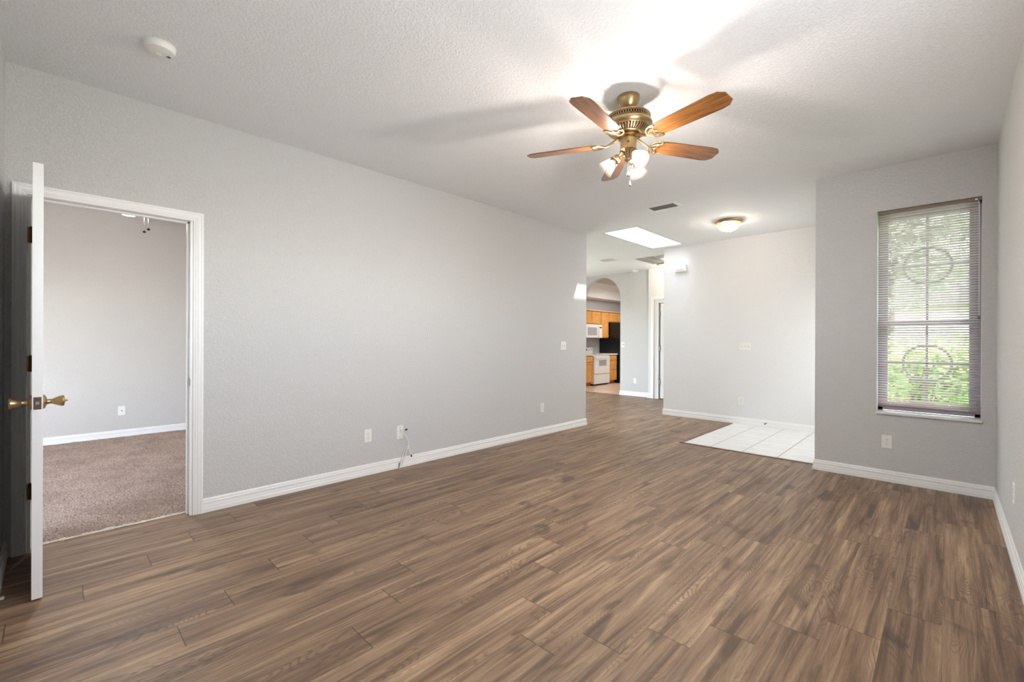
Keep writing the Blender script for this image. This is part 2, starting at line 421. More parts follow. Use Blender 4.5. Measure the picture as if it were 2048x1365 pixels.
# ------------------------------------------------------------------ ceiling with skylight well
SX0, SX1, SY0, SY1, SZ = -3.485, -2.985, 5.47, 6.90, 4.04
t = .05
mb = MB()
for x0, x1, y0, y1 in ((-7.5, SX0-t, -1.7, YA+.12), (SX1+t, XR+.15, -1.7, YW+.21), (SX1+t, XW+.13, YW+.21, 7.17), (SX0-t, SX1+t, -1.7, SY0-t), (SX0-t, SX1+t, SY1+t, 8.95), (SX1+t, -2.9, 7.17, 8.95), (XJ-.1, -3.1, 8.95, 11.2)):
    mb.box(x0, x1, y0, y1, H, H+.11)
structure('ceiling', mb, CEIL, 'pale textured ceiling over the empty room and foyer', 'ceiling')
mb = MB()
for x0, x1, y0, y1 in ((SX0-t, SX0, SY0-t, SY1+t), (SX1, SX1+t, SY0-t, SY1+t), (SX0, SX1, SY0-t, SY0), (SX0, SX1, SY1, SY1+t)):
    mb.box(x0, x1, y0, y1, H+.0005, SZ)
structure('ceiling_skylight_well', mb, plain('well_paint', lin(226, 226, 226), .8), 'bright white skylight shaft in the ceiling before the foyer', 'skylight')
s2 = thing('window_2', 'clear skylight pane at the top of the white ceiling shaft', 'skylight', ((SX0+SX1)/2, (SY0+SY1)/2, SZ)); s2['kind'] = 'structure'
MB().sweep([(SX0-.03, SY0-.03, SZ), (SX1+.03, SY0-.03, SZ), (SX1+.03, SY1+.03, SZ), (SX0-.03, SY1+.03, SZ)], (0, 0, 1), [(-.0, 0), (.04, 0), (.04, .05), (-.0, .05)], closed=True).build('window_frame', plain('skylight_frame', lin(150, 150, 150), .5), s2)
MB().box(SX0-.02, SX1+.02, SY0-.02, SY1+.02, SZ+.02, SZ+.026).build('pane', GLASS, s2)

# ------------------------------------------------------------------ walls
OY0, OY1, OZ = -.098, .682, 2.038          # rough opening of the bedroom door
mb = MB(); mb.box(XL-.12, XL, YS-.12, OY0, -.05, H+.02).box(XL-.12, XL, OY1, YC, -.05, H+.02).box(XL-.12, XL, OY0, OY1, OZ, H+.02)
structure('wall_left', mb, WALL, 'long pale grey textured wall with the open doorway', 'wall')
structure('wall_back', MB().box(XL-.12, XR+.12, YS-.12, YS, -.05, H+.02), WALL, 'grey wall behind the open white door', 'wall')
def wallx(x0, x1, y0, y1, op, z1=None):
    z1 = H+.02 if z1 is None else z1; ya, yb, za, zb = op
    return MB().box(x0, x1, y0, ya, -.05, z1).box(x0, x1, yb, y1, -.05, z1).box(x0, x1, ya, yb, -.05, za).box(x0, x1, ya, yb, zb, z1)
def added_window(name, label, axis, pos, a0, a1, z0, z1):
    """framed window added unseen to let fill light in; axis 'x' = wall plane x=pos, 'y' = wall plane y=pos"""
    c = (pos, (a0+a1)/2, z0) if axis == 'x' else ((a0+a1)/2, pos, z0)
    o = thing(name, label, 'window', c); o['kind'] = 'structure'
    P = (lambda a, z: (pos, a, z)) if axis == 'x' else (lambda a, z: (a, pos, z))
    N = (1, 0, 0) if axis == 'x' else (0, 1, 0)
    m = MB().sweep([P(a0, z0), P(a1, z0), P(a1, z1), P(a0, z1)], N, [(-.035, -.03), (.035, -.03), (.035, .03), (-.035, .03)], closed=True)
    am = (a0+a1)/2
    if axis == 'x': m.box(pos-.02, pos+.02, am-.02, am+.02, z0, z1)
    else: m.box(am-.02, am+.02, pos-.02, pos+.02, z0, z1)
    m.build('window_frame', TRIM, o)
structure('wall_right', wallx(XR, XR+.14, YS-.12, YW+.20, (.40, 2.40, 1.60, 2.40)), WALL, 'pale grey wall at the right edge of the room', 'wall')
added_window('added_window_3', 'unseen window added beside the camera to bring fill light into the room', 'x', XR+.07, .40, 2.40, 1.60, 2.40)  # invented opening around the fill lamp on the right
added_window('added_door_3', 'unseen front door, its frosted glazing added to let light into the entry', 'x', XW+.065, 5.45, 6.95, .04, 2.14)  # glazed opening put in so light reaches the foyer
MB().box(XW+.06, XW+.066, 5.45, 6.95, .04, 2.14).build('pane', frosted('added_frosted_glass', (.4, .4, .4, 1), .0, .0, .9), bpy.data.objects['added_door_3'])  # frosted pane added to spread sun and sky into the entry
WX0, WX1, WZ0, WZ1 = -.437, .200, .600, 2.355
mb = MB()
for x0, x1, z0, z1 in ((XW, WX0, -.05, H+.02), (WX1, XR+.14, -.05, H+.02), (WX0, WX1, -.05, WZ0), (WX0, WX1, WZ1, H+.02)): mb.box(x0, x1, YW, YW+.20, z0, z1)
structure('wall_window', mb, WALL, 'grey wall around the tall blind-covered window', 'wall')
structure('wall_entry', wallx(XW, XW+.13, YW+.20, YF+.12, (5.45, 6.95, .04, 2.14)), WALL, 'narrow grey return wall of the entry behind the window wall', 'wall')
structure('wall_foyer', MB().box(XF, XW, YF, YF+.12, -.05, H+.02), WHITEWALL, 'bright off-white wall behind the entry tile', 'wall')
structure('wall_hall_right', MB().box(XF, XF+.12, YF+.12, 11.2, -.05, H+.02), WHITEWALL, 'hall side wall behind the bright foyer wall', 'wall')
# arch wall
AX, AR, AS = -5.772, .505, 2.175
poly = [(-7.5, -.05), (AX-AR, -.05), (AX-AR, AS)] + [(AX - AR*math.cos(PI*k/28), AS + AR*math.sin(PI*k/28)) for k in range(1, 28)] + [(AX+AR, AS), (AX+AR, -.05), (XJ, -.05), (XJ, H+.02), (-7.5, H+.02)]
mb = MB()
n = 28
def arc(k): return (AX - AR*math.cos(PI*k/n), AS + AR*math.sin(PI*k/n))
mb.prism([(-7.5, -.05), (AX-AR, -.05), (AX-AR, H+.02), (-7.5, H+.02)], YA, YA+.13, 'y')
mb.prism([(AX+AR, -.05), (XJ, -.05), (XJ, H+.02), (AX+AR, H+.02)], YA, YA+.13, 'y')
for k in range(n):
    a, b = arc(k), arc(k+1); mb.prism([a, b, (b[0], H+.02), (a[0], H+.02)], YA, YA+.13, 'y')
structure('wall_arch', mb, WALL, 'off-white wall with a round arched opening to the kitchen', 'wall', smooth=True, ang=20)
DX0, DZ = -4.345, 2.03
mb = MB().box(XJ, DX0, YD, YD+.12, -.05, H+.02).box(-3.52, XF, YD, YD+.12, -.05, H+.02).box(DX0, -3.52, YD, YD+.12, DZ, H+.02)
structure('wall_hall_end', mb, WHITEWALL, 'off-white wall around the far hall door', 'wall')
added_window('added_window_4', 'unseen sliding door added behind the long wall to light the hall', 'x', -6.93, 5.45, 8.25, .14, 2.20)  # made-up opening that admits the hall fill light
structure('wall_hall_left', wallx(-7.0, -6.88, 4.0, YA, (5.45, 8.25, .14, 2.20)), WHITEWALL, 'side wall of the hall behind the long grey wall', 'wall')
structure('wall_hall_back', MB().box(-7.5, XL-.12, 3.98, 4.1, -.05, H+.02), WHITEWALL, 'wall between bedroom and hall', 'wall')
structure('wall_bedroom', MB().box(-7.37, -7.25, -1.7, 3.98, -.05, H+.02), plaster('bedroom_paint', lin(206, 203, 199), 75, .0016), 'greige bedroom wall with a cable plate', 'wall')
added_window('added_window_5', 'unseen bedroom window added to the left to light the bedroom', 'y', -1.65, -6.55, -4.65, .62, 2.15)  # made-up opening for the bedroom fill lamp
structure('wall_bedroom_back', MB().box(-7.37, -6.55, -1.72, -1.6, -.05, H+.02).box(-4.65, XL-.12, -1.72, -1.6, -.05, H+.02).box(-6.55, -4.65, -1.72, -1.6, -.05, .62).box(-6.55, -4.65, -1.72, -1.6, 2.15, H+.02), WALL, 'bedroom end wall out of sight', 'wall')
structure('wall_far_room', MB().box(XJ-.12, XF, 11.1, 11.2, -.05, H+.02).box(XJ-.12, XJ, YA+.13, 13.2, -.05, 2.85), WALL, 'wall of the dark room behind the far door', 'wall')
structure('wall_kitchen', MB().box(-7.50, -7.38, YA+.13, 13.2, -.05, 2.86), plain('kitchen_grey_paint', lin(184, 184, 184), .7), 'grey kitchen wall behind the oak cabinets', 'wall')
structure('wall_kitchen_end', MB().box(-7.5, XJ, 13.08, 13.2, -.05, 2.86), plain('kitchen_end_paint', lin(184, 184, 184), .7), 'kitchen end wall behind the black refrigerator', 'wall')
# kitchen soffit, coved ledge and ceiling
mb = MB()
mb.prism([(-7.38, 2.42), (-7.06, 2.42), (-7.06, 2.69), (-6.90, 2.815), (-6.90, 2.90), (-7.38, 2.90)], YA+.13, 13.1, 'y')
mb.box(-7.06, -7.02, YA+.13, 10.33, 2.42, 2.69)
structure('trim_3', mb, plain('white_soffit_paint', lin(236, 232, 228), .7), 'white coved soffit above the oak wall cabinets', 'soffit')
structure('ceiling_kitchen', MB().box(-6.92, XJ, YA+.13, 13.2, 2.815, 2.9), plain('kitchen_ceiling_paint', lin(200, 198, 196), .8), 'grey kitchen ceiling glimpsed through the top of the arch', 'ceiling')

# ------------------------------------------------------------------ baseboards and casings
BP = [(0, 0), (.015, 0), (.015, .027), (.0125, .031), (.0125, .045), (.010, .048), (.010, .063), (.0125, .066), (.0125, .070), (.008, .075), (.008, .087), (.004, .096), (0, .096)]
def base(name, path, label, sgn=1):
    prof = [(a*sgn, b) for a, b in BP]
    m = MB().sweep([(x, y, 0) for x, y in path], (0, 0, 1), prof)
    structure(name, m, TRIM, label, 'baseboard')
base('baseboard_left', [(XL-.12, YC), (XL, YC), (XL, .738)][::-1], 'white grooved baseboard along the long grey wall', -1)
base('baseboard_back', [(XL, YS), (XR, YS)], 'white baseboard in the dark corner behind the open door', 1)
base('baseboard_right', [(XR, YS), (XR, YW), (XW, YW), (XW, YW+.16)], 'white baseboard below the window and along the right wall', 1)
base('baseboard_foyer', [(-2.275, YF), (XF, YF), (XF, YF+.2)], 'white baseboard of the bright foyer wall left of the tile', 1)
base('baseboard_foyer_tile', [(XW, YF), (-2.275, YF)], 'white baseboard standing on the entry tile', 1)
base('baseboard_arch', [(XJ, YA), (AX+AR, YA), (AX+AR, YA+.13)], 'white baseboard right of the arched kitchen opening', 1)
base('baseboard_hall_end', [(-4.432, YD), (XJ, YD), (XJ, YA)], 'short white baseboard left of the far hall door', 1)
base('baseboard_bedroom', [(-7.25, 3.9), (-7.25, -1.6)], 'white baseboard across the carpeted bedroom', 1)
CP = [(0, 0), (0, .016), (.010, .0185), (.016, .016), (.020, .0165), (.030, .0145), (.036, .011), (.042, .0125), (.050, .009), (.056, .0095), (.060, .004), (.060, 0)]
# outer edge of casing at s=0 -> inner at s=.060 (mirrored below as needed)
def casing(mb, y0, y1, zt, X, nx, zbot=0.0):
    """U-shaped casing on a plane x = X facing nx; y0,y1,zt = outer edge"""
    path = [(X, y0, zbot), (X, y0, zt), (X, y1, zt), (X, y1, zbot)]
    prof = CP if nx < 0 else [(-a, d) for a, d in CP]
    return mb.sweep(path, (nx, 0, 0), [(a, d) for a, d in prof])
tr = thing('trim_4', 'white moulded casing and jamb around the bedroom doorway', 'door frame', (XL, .29, 0)); tr['kind'] = 'structure'
casing(MB(), -.153, .737, 2.080, XL, 1).build('casing', TRIM, tr, smooth=True, ang=25)
casing(MB(), -.153, .737, 2.080, XL-.12, -1, .013).build('casing', TRIM, tr, smooth=True, ang=25)
mb = MB().box(XL-.122, XL+.001, OY0, OY0+.018, 0, OZ).box(XL-.122, XL+.001, OY1-.018, OY1, 0, OZ).box(XL-.122, XL+.001, OY0, OY1, OZ-.018, OZ)
mb.box(XL-.075, XL-.042, OY0+.018, OY0+.029, 0, OZ-.018, .001).box(XL-.075, XL-.042, OY1-.029, OY1-.018, 0, OZ-.018, .001).box(XL-.075, XL-.042, OY0+.018, OY1-.018, OZ-.029, OZ-.018, .001)
mb.build('jamb', TRIM, tr)
mb = MB().box(XL-.035, XL-.010, OY1-.0195, OY1-.018, .885, .945).box(XL-.004, XL+.004, OY1-.0195, OY1-.017, .895, .935)
mb.build('strike_plate', plain('strike_nickel', lin(168, 168, 170), .3, 1.0), tr)

# ------------------------------------------------------------------ bedroom door (open into the room)
PIV = (XL+.006, OY0+.018-.001, 0.0)
dr = thing('door_1', 'white door swung open into the room, seen on its latch edge', 'door', PIV, R(1.1)); dr['kind'] = 'structure'
# local: x runs from hinge to latch, slab lies y .006 .. .043
DL, DY0, DY1, DH = .715, .006, .042, 2.018
def panel_slab(L, y0, y1, z0, z1, panels):
    m = MB().box(.002, L-.002, y0+.004, y1-.004, z0+.001, z1-.001)
    # stiles and rails raised on both faces
    xs = [(0, .11), (L/2-.05, L/2+.05), (L-.11, L)]
    zs = [z0] + [v for p in panels for v in p] + [z1]
    for a, b in xs: m.box(a, b, y0, y1, z0, z1, .0015)
    for i in range(0, len(zs), 2):
        for xa, xb in ((.1095, L/2-.0495), (L/2+.0495, L-.1095)): m.box(xa, xb, y0+.0002, y1-.0002, zs[i]+.0003, zs[i+1]-.0003, .0015)
    for (xa, xb) in ((.11, L/2-.05), (L/2+.05, L-.11)):
        for a, b in panels: m.box(xa+.03, xb-.03, y0+.001, y1-.001, a+.03, b-.03, .003)
    return m
slab = panel_slab(DL, DY0, DY1, .012, DH, [(.22, .85), (1.0, 1.58), (1.68, 1.88)]).build('slab', DOORP, dr, world=False)
def knob(name, side, prof, mat, zc=.912, xc=DL-.060):
    y = DY1 if side > 0 else DY0
    m = Matrix.Translation((xc, y, zc)) @ Matrix.Rotation(-side*PI/2, 4, 'X')
    return MB().lathe(prof, 28, m).build(name, mat, dr, world=False, smooth=True, ang=30)
KP = [(.0, 0), (.033, 0), (.0335, .003), (.030, .007), (.020, .011), (.0135, .014), (.0115, .020), (.0115, .029), (.013, .033), (.0165, .038), (.022, .050), (.0255, .060), (.0262, .067), (.024, .071), (.014, .073), (0, .0735)]
knob('door_knob', 1, KP[:-1] + [(.006, .073), (.0055, .076), (.002, .084), (0, .085)], BRASS)
knob('door_knob', -1, KP, BRASS)
mb = MB().box(DL, DL+.002, (DY0+DY1)/2-.0128, (DY0+DY1)/2+.0128, .912-.0285, .912+.0285, .0008)
lp = mb.build('latch_plate', BRONZE, dr, world=False)
m = MB().box(DL+.0018, DL+.009, (DY0+DY1)/2-.0065, (DY0+DY1)/2+.0065, .905, .920, .0015); m.build('latch_bolt', CHROME, lp, world=False)
for z in (.892, .932): MB().lathe([(0, .0035), (.003, .0032), (.003, .0015)], 10, Matrix.Translation((DL, (DY0+DY1)/2, z)) @ Matrix.Rotation(PI/2, 4, 'Y')).build('screw', BRASSD, lp, world=False)
for z in (1.795, 1.068, .345):
    hm = MB()
    for k in range(5):
        a = z-.0445 + k*.0178; hm.lathe([(.0, 0), (.0062, 0), (.0062, .0168), (.0, .0168)], 14, Matrix.Translation((.0, .0, a)))
    hm.lathe([(0, 0), (.0045, .0), (.005, .003), (.0, .006)], 12, Matrix.Translation((0, 0, z+.0445)))
    hm.box(.0, .034, .0035, .0062, z-.0445, z+.0445)        # leaf on the slab's hinge edge
    hm.box(-.036, .0, -.0022, .0012, z-.0445, z+.0445)      # leaf on the jamb
    hm.box(-.003, .0035, -.012, .0, z-.044, z+.044)
    hm.build('hinge', BRASSD, dr, world=False, smooth=True)

# ------------------------------------------------------------------ far hall door
tr = thing('trim_5', 'white casing around the far hall door', 'door frame', (-3.95, YD, 0)); tr['kind'] = 'structure'
MB().sweep([(-4.425, YD, 0), (-4.425, YD, 2.085), (-3.44, YD, 2.085), (-3.44, YD, 0)], (0, -1, 0), [(a*1.15, d) for a, d in CP]).build('casing', TRIM, tr, smooth=True, ang=25)
MB().box(DX0, DX0+.02, YD, YD+.122, 0, DZ).box(-3.54, -3.52, YD, YD+.122, 0, DZ).box(DX0, -3.52, YD, YD+.122, DZ-.02, DZ).build('jamb', TRIM, tr)
d2 = thing('door_2', 'white hall door standing a crack open in the far wall', 'door', (-4.284, YD+.002, 0), R(3)); d2['kind'] = 'structure'
panel_slab(.74, .002, .036, .012, 2.0, [(.22, .85), (1.0, 1.55), (1.66, 1.86)]).build('slab', DOORP, d2, world=False)
for z in (1.78, 1.06, .35):
    hm = MB().lathe([(0, 0), (.0085, 0), (.0085, .10), (0, .10)], 12, Matrix.Translation((-.012, -.004, z-.05))); hm.box(-.036, .012, -.003, .0, z-.05, z+.05)
    hm.build('hinge', plain('satin_hinge', lin(150, 148, 145), .35, 1.0) if z > 1.7 else bpy.data.materials['satin_hinge'], d2, world=False)

# ------------------------------------------------------------------ window unit
FY = YW+.115
FRM = plain('window_frame_paint', lin(150, 146, 164), .45)
w1 = thing('window_1', 'tall sash window with round grilles behind the blind', 'window', ((WX0+WX1)/2, FY, WZ0)); w1['kind'] = 'structure'
mb = MB(); fw = .032
def frame_rect(mb, x0, x1, z0, z1, wd, y0, y1):
    return mb.sweep([(x0, y0, z0), (x1, y0, z0), (x1, y0, z1), (x0, y0, z1)], (0, -1, 0), [(0, 0), (0, -(y1-y0)), (-wd, -(y1-y0)), (-wd, 0)], closed=True)
mb.box(WX0, WX0+fw, FY, FY+.07, WZ0, WZ1).box(WX1-fw, WX1, FY, FY+.07, WZ0, WZ1).box(WX0, WX1, FY, FY+.07, WZ1-fw, WZ1).box(WX0, WX1, FY, FY+.07, WZ0+.01, WZ0+fw)
mb.build('window_frame', FRM, w1)
CXW = -.117
MZ = 1.36
for nm, za, zb, yy in (('upper_sash', MZ-.01, WZ1-fw, FY+.036), ('lower_sash', WZ0+fw, MZ+.035, FY+.006)):
    s = MB(); xa, xb, q = WX0+fw, WX1-fw, .034
    s.box(xa, xa+q, yy, yy+.026, za, zb, .002).box(xb-q, xb, yy, yy+.026, za, zb, .002).box(xa+q, xb-q, yy, yy+.026, zb-q, zb, .002).box(xa+q, xb-q, yy, yy+.026, za, za+q+.012, .002)
    so_ = s.build(nm, FRM, w1)
    MB().box(xa+q, xb-q, yy+.016, yy+.020, za+q, zb-q).build('pane', GLASS, so_)
    zc = 1.03 if nm == 'lower_sash' else 1.862
    g = MB().box(CXW-.008, CXW+.008, yy+.006, yy+.012, za+q, zb-q).box(xa+q, xb-q, yy+.006, yy+.012, zc-.008, zc+.008)
    NN = 48; rr = .152
    g.sweep([(CXW+rr*math.cos(2*PI*k/NN), yy+.013, zc+rr*math.sin(2*PI*k/NN)) for k in range(NN)], (0, -1, 0), [(-.009, 0), (.009, 0), (.009, .008), (-.009, .008)], closed=True)
    g.build('grille', FRM, so_, smooth=True)
MB().box(WX0-.004, WX1+.004, YW-.022, FY, WZ0-.018, WZ0+.002, .004).build('window_sill', MARBLE, w1)

# ------------------------------------------------------------------ mini blind
bl = thing('window_blind', 'taupe horizontal mini blind hanging open in the tall window', 'blind', ((WX0+WX1)/2, YW+.035, WZ1))
RAIL = plain('brown_blind_rail', lin(138, 116, 104), .4)
BX0, BX1, BY = WX0+.008, WX1-.010, YW+.034
hr = MB().box(BX0, BX1, BY-.014, BY+.014, WZ1-.027, WZ1-.002, .002).build('headrail', RAIL, bl)
MB().box(BX1-.03, BX1-.015, BY-.020, BY-.013, WZ1-.024, WZ1-.008, .002).build('tilt_hook', PLASTIC, hr)
zb = .655; zs = []; z = WZ1-.040
while z > .725: zs.append(z); z -= .0205
while z > zb+.014: zs.append(z); z -= .0125
mb = MB(); tl = R(27); hw = .0125
for i, z in enumerate(zs):
    tt = tl + random.Random(i).uniform(-.03, .03); nseg = 4
    pts = []
    for k in range(nseg+1):
        a = -hw + 2*hw*k/nseg; c = .0018*(1-(a/hw)**2)
        pts.append((a*math.cos(tt), -a*math.sin(tt)+c))       # inner edge (towards room) raised
    th = .0004
    v = []
    for X in (BX0, BX1):
        for (dy, dz) in pts: v.append((X, BY+dy, z+dz))
        for (dy, dz) in pts[::-1]: v.append((X, BY+dy, z+dz-th))
    n_ = len(pts)*2
    mb.add(v, [(k, (k+1) % n_, n_+(k+1) % n_, n_+k) for k in range(n_)] + [tuple(range(n_))[::-1], tuple(range(n_, 2*n_))])
mb.build('slats', SLAT, bl, smooth=True)
MB().box(BX0, BX1, BY-.012, BY+.012, zb-.009, zb+.007, .003).build('bottom_rail', RAIL, bl)
CORD = plain('blind_cord', lin(214, 210, 206), .7)
for X in (BX0+.082, BX1-.115):
    m = MB()
    for yy in (BY-.0128, BY+.0128): m.tube([(X, yy, WZ1-.03), (X, yy, zb)], .0007, 5)
    m.tube([(X, BY, WZ1-.03), (X, BY, zb)], .0009, 5)
    m.build('ladder_cord', CORD, bl)
wd = MB().tube([(BX1-.012, BY-.019, WZ1-.03), (BX1-.006, BY-.020, WZ1-.06), (BX1-.005, BY-.018, 1.42)], .0028, 8).build('tilt_wand', plain('clear_wand', lin(220, 222, 226), .15, 0, .5), bl)
MB().lathe([(0, 0), (.005, .002), (.006, .012), (.003, .028), (0, .03)], 12, Matrix.Translation((BX1-.005, BY-.018, 1.392))).build('tassel', BRONZE, wd)

# ------------------------------------------------------------------ outdoors
structure('ground', MB().box(-14, 16, YW+.20, 34, -.5, -.18), plain('lawn', lin(96, 122, 62), .95), 'green lawn outside the window', 'ground')
structure('shade_slabs', MB().box(XW+.13, 2.0, YW+.20, YW+1.35, 2.80, 2.95).box(XR+.16, 2.0, -2.2, YW+.2, 2.62, 2.95).box(-8.6, -7.0, 4.2, YA, 2.5, 2.95).box(-7.4, -3.9, -3.1, -1.74, 2.45, 2.95), plain('shade_slab_paint', lin(220, 216, 210), .8), 'unseen overhang slabs added outside to block sun and sky light', 'shade_slab')  # unseen slabs added to keep sun and sky out of the openings
def plant(name, label, cat, x, y, zc, rx, ry, rz, n, leaf, la, lb, trunk=True, sd=1, z0=-.18, group=None):
    rd = random.Random(sd); o = thing(name, label, cat, (x, y, z0), 0, group)
    m = MB(); nrm = []
    blobs = [(rd.uniform(-.6, .6)*rx, rd.uniform(-.6, .6)*ry, rd.uniform(-.6, .6)*rz, rd.uniform(.28, .55)) for _ in range(16)]
    for i in range(n):
        b = rd.choice(blobs); d = Vector((rd.gauss(0, 1), rd.gauss(0, 1), rd.gauss(0, 1))).normalized()*rd.uniform(.6, 1)
        c = Vector((x+b[0]+d.x*rx*b[3], y+b[1]+d.y*ry*b[3], zc+b[2]+d.z*rz*b[3]))
        if c.z < z0+.03: continue
        u = Vector((rd.gauss(0, 1), rd.gauss(0, 1), rd.gauss(0, .6))).normalized(); q = u.cross(Vector((rd.gauss(0, 1), rd.gauss(0, 1), rd.gauss(0, 1)))).normalized()
        s = leaf*rd.uniform(.6, 1.3)
        m.add([c-u*s, c+q*s*.35, c+u*s, c-q*s*.35], [(0, 1, 2, 3)])
    f = m.build('foliage', leafmat(name+'_leaves_%d' % sd, la, lb), o)
    t = MB()
    if trunk: t.tube([(x, y, z0), (x+.05, y, zc-rz*.5), (x-.03, y+.05, zc)], [.11*rx, .08*rx, .03*rx], 10)
    for b in blobs[:9]:
        t.tube([(x, y, z0 if not trunk else zc-rz*.6), (x+b[0]*.5, y+b[1]*.5, zc+b[2]*.5-rz*.15), (x+b[0], y+b[1], zc+b[2])], [.035*rx, .02*rx, .008*rx], 6)
    t.build('branches', plain(name+'_bark_%d' % sd, lin(112, 98, 88), .9), o)
    return o
plant('shrub', 'bright green leafy shrub outside behind the lower window sash', 'shrub', -.32, 8.6, .75, .85, .6, .75, 5200, .055, lin(132, 164, 92), lin(184, 204, 140), False, 2)
plant('hedge_bush', 'pale green bush outside at the right of the lower sash', 'shrub', 1.0, 10.8, .5, .8, .6, .7, 3000, .06, lin(128, 156, 106), lin(176, 194, 146), False, 5)
plant('tree', 'tall grey-green tree outside filling the upper window sash', 'tree', -1.2, 15.5, 3.9, 2.2, 1.8, 1.9, 5200, .14, lin(150, 164, 138), lin(196, 200, 180), True, 3)
plant('shade_tree', 'tree with drooping crown outside, further right in the window', 'tree', 3.4, 19, 4.4, 2.0, 1.6, 1.7, 3500, .14, lin(140, 160, 130), lin(190, 196, 170), True, 8)
nh = thing('neighbor_house', 'pale stucco house across the lawn seen faintly through the blind', 'house', (-1, 26, -.18))
MB().box(-9, 7, 25, 31, -.18, 2.7).build('house_wall', plain('stucco', lin(216, 206, 192), .9), nh)
MB().prism([(-10, 2.7), (8, 2.7), (5, 4.6), (-7, 4.6)], 24.5, 31.5, 'y').build('house_roof', plain('shingle', lin(150, 138, 130), .9), nh)
FG = plain('far_glass', lin(80, 90, 100), .1)
for hx in (-4, 1): MB().box(hx, hx+1.6, 24.96, 25.0, .7, 2.0).build('house_window', FG, nh)

# ------------------------------------------------------------------ ceiling fan
FX, FYY = -1.432, 2.514
fan = thing('ceiling_fan', 'brass ceiling fan with five cherry wood blades and three lit glass shades', 'ceiling fan', (FX, FYY, H))
T = Matrix.Translation((FX, FYY, 0))
MB().lathe([(0, H), (.067, H), (.068, H-.012), (.066, H-.030), (.058, H-.055), (.046, H-.074), (.040, H-.080), (0, H-.080)], 40, T).build('canopy', BRASS, fan, smooth=True)
MB().lathe([(0, 2.665), (.024, 2.665), (.024, 2.628), (0, 2.628)], 24, T).build('down_rod', BRASSD, fan, smooth=True)
mh = MB().lathe([(0, 2.640), (.060, 2.640), (.095, 2.634), (.120, 2.622), (.130, 2.612), (.131, 2.606)], 64, T, cap=False)
mh.lathe([(.134, 2.574), (.142, 2.568), (.146, 2.558), (.145, 2.548), (.138, 2.536), (.128, 2.528)], 64, T, cap=False)
mh.lathe([(.128, 2.611), (.134, 2.609), (.134, 2.605), (.128, 2.604)], 64, T, cap=False)
mhb = mh.build('motor_housing', BRASS, fan, smooth=True)
MB().lathe([(.122, 2.610), (.122, 2.57), (.118, 2.53), (.075, 2.500), (.0, 2.498)], 48, T, cap=False).build('motor_core', plain('motor_dark', lin(58, 44, 32), .5, .6), mhb, smooth=True)
m = MB()
NB = 54
for k in range(NB):
    for sg in (-1, 1):
        pts = []
        for j in range(4):
            f = j/3; a = 2*PI*(k+sg*(f-.5)*.9)/NB; rr = .1315+.003*f; pts.append((FX+rr*math.cos(a), FYY+rr*math.sin(a), 2.606-.034*f))
        m.tube(pts, .0016, 5)
m.build('lattice_band', BRASS, mhb)
m = MB(); NS = 42
for k in range(NS):
    a = 2*PI*k/NS; ca, sa = math.cos(a), math.sin(a)
    m.tube([(FX+ca*.128, FYY+sa*.128, 2.530), (FX+ca*.112, FYY+sa*.112, 2.514), (FX+ca*.085, FYY+sa*.085, 2.504)], .0034, 6)
m.lathe([(.086, 2.508), (.089, 2.503), (.084, 2.498), (.070, 2.496)], 48, T, cap=False)
m.build('slotted_bowl', BRASS, mhb, smooth=True)
MB().lathe([(.070, 2.500), (.072, 2.484), (.060, 2.476), (0, 2.476)], 40, T).build('hub', BRASSD, fan, smooth=True)
BZ = 2.452
for k in range(5):
    ang = R(-11.5 + 72*k); pitch = R(12)
    Mb = Matrix.Translation((FX, FYY, BZ)) @ Matrix.Rotation(ang, 4, 'Z')
    Mp = Mb @ Matrix.Rotation(-pitch, 4, 'X')
    # blade outline (x out from the hub), clipped corners
    r0, r1 = .195, .655
    out = [(r0, -.052), (r0+.10, -.060), (r1-.075, -.068), (r1-.03, -.062), (r1, -.034), (r1, .034), (r1-.03, .062), (r1-.075, .068), (r0+.10, .060), (r0, .052)]
    b = bpy.data.objects.new('blade', None)
    m = MB(); m.prism(out, -.003, .003)
    me = m.build('blade', BLADE, fan, world=False); me.rotation_euler = Mp.to_euler(); me.location = (0, 0, BZ-H)
    bv = me.modifiers.new('bevel', 'BEVEL'); bv.width = .0015; bv.segments = 2; bv.limit_method = 'ANGLE'
    # ornate blade iron
    m = MB()
    def P(x, y, z=0): return Mp @ Vector((x, y, z-.006))
    m.tube([Mb @ Vector((.055, 0, .034)), Mb @ Vector((.10, 0, .012)), P(.135, 0), P(.160, 0)], [.010, .008, .007, .007], 8)
    loop = []
    for j in range(19):
        t_ = -1 + 2*j/18; yy = t_*.058; xx = .198 + .026*abs(t_)**1.6 + .006*math.cos(t_*PI*3); loop.append(P(xx, yy))
    m.tube(loop, .0042, 6)
    for sg in (-1, 1):
        m.tube([P(.150, sg*.004), P(.158, sg*.030), P(.178, sg*.050), P(.212, sg*.060), P(.228, sg*.058)], [.006, .0055, .005, .005, .004], 7)
        m.tube([P(.160, sg*.004), P(.176, sg*.014), P(.186, sg*.028), P(.205, sg*.034)], .0042, 6)
        m.lathe([(0, .004), (.007, .003), (.008, 0)], 12, Mp @ Matrix.Translation((.222, sg*.045, -.008)) @ Matrix.Rotation(PI, 4, 'X'))
    m.tube([P(.158, 0), P(.200, 0)], .005, 6)
    m.lathe([(0, .004), (.007, .003), (.008, 0)], 12, Mp @ Matrix.Translation((.214, 0, -.008)) @ Matrix.Rotation(PI, 4, 'X'))
    m.build('blade_iron', BRASS, fan, smooth=True)
